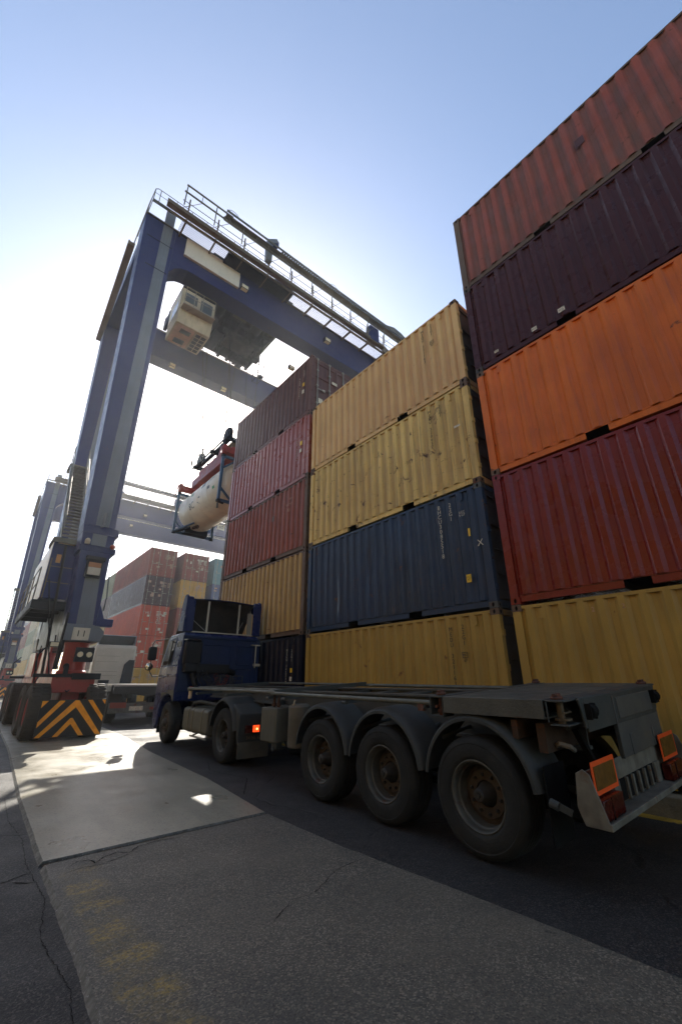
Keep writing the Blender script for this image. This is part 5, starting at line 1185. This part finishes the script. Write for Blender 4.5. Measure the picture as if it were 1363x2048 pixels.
for (x, y, x2, y2) in ((7.75, 18.25, 6.6, 18.2), (7.75, 18.95, 7.4, 19.4), (8.9, 18.25, 9.0, 18.2), (7.75, 21.9, 6.6, 21.9), (8.9, 22.5, 9.3, 22.4), (7.75, 22.5, 7.2, 22.5), (8.9, 18.95, 8.5, 19.3)): b.tube((x, y, 13.85), (x2, y2, 22.6), .020, 5)
b.build('hoist_rope', m_dark, spd)
b = MB(); b.lathe([(.0, -.6), (.45, -.6), (.45, .6), (.0, .6)], (8.33, 19.0, 13.15), ax='y', n=20)
for k in range(9): b.lathe([(.47, -.03), (.50, 0), (.47, .03)], (8.33, 18.5+k*.12, 13.15), ax='y', n=20)
b.build('cable_basket', m_brownst, spd)

tk = thing('tank_container', 'white cylindrical tank in a blue end frame hanging in the air beside the container stack', 'tank container', base=(8.34, 20.5, 9.47))
m_tblue = mat('tank_frame_blue', (0.030, 0.085, 0.20), 0.42, var=0.12, vs=2, rust=0.10, dust=0.15)
m_twhite = mat('tank_white', (0.62, 0.60, 0.60), 0.38, var=0.10, vs=0.7, streak=0.25, rust=0.05, dark=(0.8, 0.7, 0.65), bump=0.04, bs=1.5)
cz, cyx = (TZ0+TZ1)/2+.06, (TX0+TX1)/2
pr_ = []
for i in range(8): a = i/7*math.pi/2; pr_.append((1.13*math.sin(a), -2.62-.36*math.cos(a)))
pr_ += [(1.135, -1.3), (1.15, -1.29), (1.15, -1.21), (1.135, -1.2), (1.135, .0), (1.15, .01), (1.15, .09), (1.135, .1), (1.135, 1.3), (1.15, 1.31), (1.15, 1.39), (1.135, 1.4)]
for i in range(8): a = (7-i)/7*math.pi/2; pr_.append((1.13*math.sin(a), 2.62+.36*math.cos(a)))
b = MB(); b.lathe(pr_, (cyx, 20.52, cz), ax='y', n=56); b.build('tank_shell', m_twhite, tk)
m_tfr = [m_tblue]
for y, e in ((TY0, 1), (TY1, -1)):
    b = MB(); ya, yb = sorted((y, y+e*.13))
    for x in (TX0, TX1-.13): b.box(x, x+.13, ya, yb, TZ0+.12, TZ1-.12)
    b.box(TX0+.14, TX1-.14, ya+.01, yb-.01, TZ0+.02, TZ0+.16); b.box(TX0+.14, TX1-.14, ya+.01, yb-.01, TZ1-.16, TZ1-.02)
    ym = (ya+yb)/2
    for (p, q) in (((TX0+.1, TZ0+.75), (TX0+.75, TZ0+.15)), ((TX1-.1, TZ0+.75), (TX1-.75, TZ0+.15)), ((TX0+.1, TZ1-.75), (TX0+.75, TZ1-.15)), ((TX1-.1, TZ1-.75), (TX1-.75, TZ1-.15))): b.beam((p[0], ym, p[1]), (q[0], ym, q[1]), .09, .09)
    for s in (-1, 1):   # braces from the bottom corners to the shell
        xx = TX0+.08 if s < 0 else TX1-.08
        b.beam((xx, y+e*.1, TZ0+.10), (cyx+s*.55, y+e*1.55, TZ0+.33), .09, .07)
    b.build('end_frame', m_tblue, tk, bev=.008)
    b = MB()
    for x in (TX0+.08, TX1-.08):
        for z in (TZ0+.06, TZ1-.06): b.box(x-.09, x+.09, *sorted((y-e*.005, y+e*.17)), z-.065, z+.065)
    b.build('corner_casting', m_dark, tk, bev=.01)
b = MB(); b.box(TX0+.55, TX1-.55, TY1-.6, TY1-.15, TZ0+.0, TZ0+.35); b.beam((TX0+.2, TY1-.1, TZ0+.1), (TX0+.7, TY1-.9, TZ0+.25), .1, .1); b.build('tank_saddle', m_dark, tk)
b = MB(); b.tube((cyx-.35, 22.0, TZ0+.15), (cyx-.35, 22.6, TZ0+.25), .09, 10); b.ball((cyx-.35, 22.0, TZ0+.15), .12); b.build('outlet_valve', m_rustst, tk)
b = MB(); b.box(TX0+.02, TX0+.12, TY0+.0, TY0+.10, TZ0-.75, TZ0) if False else b.beam((TX0+.06, TY0+.05, TZ0), (TX0+.35, TY0+.1, TZ0-.02), .08, .08); b.build('ladder_foot', m_dark, tk)
# decals wrapped on the shell
def decal(y0, y1, a0, a1, m, nm='decal', r=1.1385):
    b = MB(); n = 8; vs = []
    for i in range(n+1):
        a = R_(a0+(a1-a0)*i/n)
        for y in (y0, y1): vs.append((cyx-r*math.cos(a), y, cz+r*math.sin(a)))
    b._add(vs, [(2*i, 2*i+1, 2*i+3, 2*i+2) for i in range(n)]); return b.build(nm, m, tk)
m_dgrey = mat('decal_slate', (0.12, 0.14, 0.17), 0.5, var=0.3, vs=12); m_dgreen = mat('decal_green', (0.08, 0.30, 0.16), 0.5); m_dpale = mat('decal_pale', (0.42, 0.42, 0.42), 0.5, var=0.3, vs=20)
decal(19.6, 20.1, 12, 34, m_dgrey); decal(18.4, 19.4, 16, 36, m_dpale); decal(21.1, 21.4, 10, 20, m_dgreen); decal(18.35, 18.6, -16, -9, m_dgreen); decal(18.9, 19.2, -6, 2, m_dgrey)
for yy, s_ in ((21.3, '8C'), (20.35, '-7')):
    me = text_mesh(s_, .55, .0005); me.materials.clear(); me.materials.append(m_dgrey); o = bpy.data.objects.new('tank_lettering', me); COL.objects.link(o); o.parent = tk
    Rw = face_rot('-x').to_matrix()
    for v in me.vertices:      # wrap on the cylinder
        p = Rw @ v.co; a = p.z/1.14-.33; rad = 1.140+(-p.x); v.co = Vector((cyx-rad*math.cos(a), yy+p.y, cz+rad*math.sin(a)))
    bb = tk['base']; o.location = (-bb[0], -bb[1], -bb[2])

# ------------------------------------------------------------------ second truck, beyond the crane
t2 = thing('white_tractor_unit', 'white truck cab seen from behind past the crane leg, waiting by the red containers', 'truck', base=(1.25, 12, 0), loc=(4.55, 19.3, 0), rz=-.125)
m_wcab = mat('white_cab', (0.45, 0.42, 0.42), 0.4, var=0.06, vs=1.5, dust=0.25, dustcol=(0.25, 0.22, 0.2))
m_wrec = mat('white_cab_recess', (0.30, 0.28, 0.28), 0.5)
b = MB(); b.prism([(12.8, 1.15), (12.8, 3.7), (12.95, 3.85), (14.5, 3.7), (14.95, 2.4), (15.0, .5), (14.2, .4), (13.9, 1.15)], 'x', 0, 2.45); b.build('cab_body', m_wcab, t2, bev=.12)
b = MB()
for z in (1.9, 2.15, 2.75, 3.1): b.box(.2, 1.5, 12.785, 12.80, z, z+.03)
b.build('rear_wall_rib', m_wrec, t2)
b = MB(); b.prism([(1.75, 1.2), (2.44, 1.2), (2.44, 2.9), (2.1, 2.9), (1.85, 2.6)], 'y', 12.70, 12.80); b.build('side_deflector', m_dark, t2, bev=.03)
b = MB(); b.prism([(12.9, 3.85), (12.9, 4.45), (13.2, 4.5), (14.4, 3.75)], 'x', .1, .16); b.prism([(12.9, 3.85), (12.9, 4.45), (13.2, 4.5), (14.4, 3.75)], 'x', 2.29, 2.35); b.prism([(12.95, 4.42), (13.2, 4.48), (14.4, 3.75), (14.3, 3.72)], 'x', .16, 2.29); b.build('roof_deflector', m_cgrey, t2)
b = MB(); b.box(.5, 1.1, 12.5, 12.75, 1.2, 1.65); b.box(.4, 1.3, 12.55, 12.7, 1.2, 1.35); b.box(.8, 1.7, 9.3, 14.5, .8, 1.05); b.build('chassis_frame', m_dark, t2)
for x, f in ((.03, False), (2.47, True)): wheel(t2, x, 10.1, .52, flip=f); wheel(t2, x, 13.9, .52, meshes=WF, flip=f)
s2 = thing('empty_semi_trailer', 'empty grey chassis trailer with sunlit deck, tail towards us, coupled to the white cab', 'trailer', base=(1.25, 5, 0), loc=(4.55, 19.3, 0), rz=-.125)
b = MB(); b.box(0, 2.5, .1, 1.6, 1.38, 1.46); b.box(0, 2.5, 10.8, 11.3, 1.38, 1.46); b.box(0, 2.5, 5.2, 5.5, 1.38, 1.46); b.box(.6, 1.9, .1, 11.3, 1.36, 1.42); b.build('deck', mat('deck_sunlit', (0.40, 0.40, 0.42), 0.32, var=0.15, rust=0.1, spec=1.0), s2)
b = MB(); b.box(.65, .8, .1, 11.3, .95, 1.38); b.box(1.7, 1.85, .1, 11.3, .95, 1.38); b.box(.1, 2.4, .06, .12, 1.10, 1.38); b.prism([(.1, 1.38), (2.4, 1.38), (2.2, 1.05), (1.0, 1.05)], 'y', .0, .06); b.box(.0, .08, .1, 3.0, 1.2, 1.42); b.build('main_beam', m_chas, s2)
b = MB(); b.box(.0, 2.5, -.05, .0, .42, .50); b.box(.0, 2.5, -.02, .02, .50, .78); b.build('bumper', m_bump, s2)
b = MB(); b.box(.05, .62, -.04, -.02, .60, .80); b.box(1.5, 2.4, -.04, -.02, .52, .62); b.build('reflector_plate', mat('faded_red_board', (0.30, 0.07, 0.05), 0.5, var=0.2), s2)
b = MB(); b.box(.75, 1.25, -.045, -.02, .50, .66); b.build('licence_plate', m_stickw, s2)
for y in (1.2, 2.5, 3.8):
    for x, f in ((.03, False), (2.47, True)): wheel(s2, x, y, .52, flip=f)
    for xa in (0, 1.98):
        q = [(xa+x, r) for x, r in FP]; b = MB(); b.sweep(q, y, .58, R_(8), R_(172), 20); b.build('mudguard', m_fend, s2)

# ------------------------------------------------------------------ stacks of the next blocks
GB = 'forty foot containers of the next block'
def far_stack(X, Y, cols, frontlabel, fr=None, dz=0):
    out = []
    for k, (key, lab) in enumerate(cols):
        if key is None: continue
        out.append(container('f', X+CW/2, Y+6.096, BASE-.2+k*CP, PC[key], lab, GB, full=(Y < 45)))
    return out
A = far_stack(10.35, 39.2, [('yellow', 'golden yellow container at the bottom, behind the blue cab mirrors'), ('red', 'lower of two bright red containers with white marked doors beyond the crane'),
    ('red', 'upper of two bright red containers with white marked doors beyond the crane'), ('plum', 'purple brown container resting on the red pair beyond the crane'), ('salmon', 'brown container topping the stack whose second and third boxes are red')], '')
B_ = far_stack(13.40, 39.0, [('brown', 'brown container low in the stack behind the cab roof deflector'), ('ochre', 'ochre container hidden low behind the cab roof deflector'), ('salmon', 'salmon brown container just above the cab roof deflector'), ('yellow', 'golden yellow container second from the top, beneath the one with big door letters'), ('salmon', 'reddish brown container with big white door letters, highest of the far block')], '')
C_ = far_stack(16.45, 39.0, [('khaki', 'khaki grey container at the base of the teal topped stack'), ('beige', 'beige container low in the teal topped stack'), ('khaki', 'grey container under the violet blue one'), ('violet', 'violet blue container below the teal one'), ('teal', 'pale teal container at the top beside the maroon stack')], '')
A2 = far_stack(10.35, 51.8, [('beige', 'beige container behind the bottom yellow one'), ('brown', 'brown container hidden behind the lower red one'), ('ochre', 'ochre container behind the upper red one'), ('brown', 'grey brown container behind the purple brown one'), ('khaki', 'pale khaki container behind the topmost brown one')], '')
# stencilled door marks
def door_marks(o, m, big=None, seed=0, n=7):
    rr = random.Random(seed); yf = -6.096-.012
    b = MB()
    for i in range(n):
        x = rr.choice([-.85, -.45, .2, .55, .85])+rr.uniform(-.1, .1); z = rr.uniform(.3, 2.2); ww, hh = rr.uniform(.05, .14), rr.uniform(.04, .12)
        b.box(x-ww, x+ww, yf-.004, yf, z-hh, z+hh)
    b.build('placard', m, o)
    b = MB()
    for i in range(4):
        z = 2.05-.12*i; b.box(.15, .15+rr.uniform(.3, .5), yf-.004, yf, z, z+.05); b.box(.72, .72+rr.uniform(.15, .3), yf-.004, yf, z, z+.05)
    b.build('door_lettering', m, o)
for i, o in enumerate(A): door_marks(o, m_stickw if i in (1, 2) else m_faded, seed=i+1)
for i, o in enumerate(B_): door_marks(o, m_faded if i != 4 else m_stickw, seed=i+11)
for i, o in enumerate(C_): door_marks(o, m_faded, seed=i+21, n=4)
text('door_lettering', 'Z8', .55, (.45, -6.12, 1.35), '-y', m_faded, B_[4]); text('door_lettering', 'B Y', .30, (-.62, -6.12, 1.15), '-y', m_faded, B_[4])
text('door_lettering', '25\nCL', .40, (.40, -6.12, 1.30), '-y', m_white, A[2], line=.8); text('door_lettering', 'HL', .30, (-.6, -6.12, 1.9), '-y', m_white, A[2])
text('door_lettering', 'MSC', .22, (-.62, -6.12, 1.85), '-y', m_black, A[0])
GC = 'hazy containers far down the lane'
far = [(7.9, 82, ['salmon', 'beige', 'beige', 'beige']), (7.9, 95, ['brown', 'yellow', 'beige', 'khaki', 'beige']), (7.9, 108, ['salmon', 'yellow', 'khaki', 'salmon', 'salmon']), (7.5, 124, ['brown', 'salmon', 'teal', 'brown', 'brown']), (7.5, 150, ['khaki', 'brown', 'salmon', 'brown', 'salmon'])]
pos = ['first', 'second', 'third', 'fourth', 'fifth']; lev_ = ['at ground level', 'second from the ground', 'third from the ground', 'fourth from the ground', 'on the top']
for i, (X, Y, cs_) in enumerate(far):
    for k, key in enumerate(cs_):
        container('f', X+CW/2, Y+6.1, .03+k*CP, PC[key], 'hazy %s container %s, %s stack down the lane' % (key.replace('salmon', 'reddish'), lev_[k], pos[i]), GC, full=False, rods=False)

# ------------------------------------------------------------------ unseen facing block across the lane, added to bounce warm light
FACE_X = -9.0
GO = 'unseen containers added across the lane for bounce light'
kk = 0
for i in range(7):
    for k in range(4 if i % 3 else 5):
        key = (['khaki', 'beige', 'teal', 'beige', 'blue'] if k < 2 else ['ochre2', 'tan', 'rustred', 'tan', 'yellow', 'brown', 'beige'])[(i*3+k*4) % (5 if k < 2 else 7)]
        container('f', FACE_X-CW/2, -32+i*12.6, .03+k*CP, PC[key], 'unseen container added across the lane to bounce light on the shaded faces', GO, full=False, rods=False)

# ------------------------------------------------------------------ haze
hz = MB(); hz.box(-255, 295, -55, 420, -1.0, 34.0)
ho = hz.build('haze', None or mat('tmp', (1, 1, 1))); ho.data.materials.clear(); ho['kind'] = 'stuff'
hm = bpy.data.materials.new('haze_air'); hm.use_nodes = True; N = hm.node_tree.nodes; L = hm.node_tree.links
for n_ in list(N):
    if n_.type == 'BSDF_PRINCIPLED': N.remove(n_)
pv = N.new('ShaderNodeVolumePrincipled'); pv.inputs['Color'].default_value = (0.92, 0.95, 1.0, 1); pv.inputs['Density'].default_value = HAZE; pv.inputs['Anisotropy'].default_value = 0.65
L.new(pv.outputs[0], [n_ for n_ in N if n_.type == 'OUTPUT_MATERIAL'][0].inputs['Volume']); ho.data.materials.append(hm)
for o in bpy.data.objects:
    if 'base' in o.keys(): del o['base']
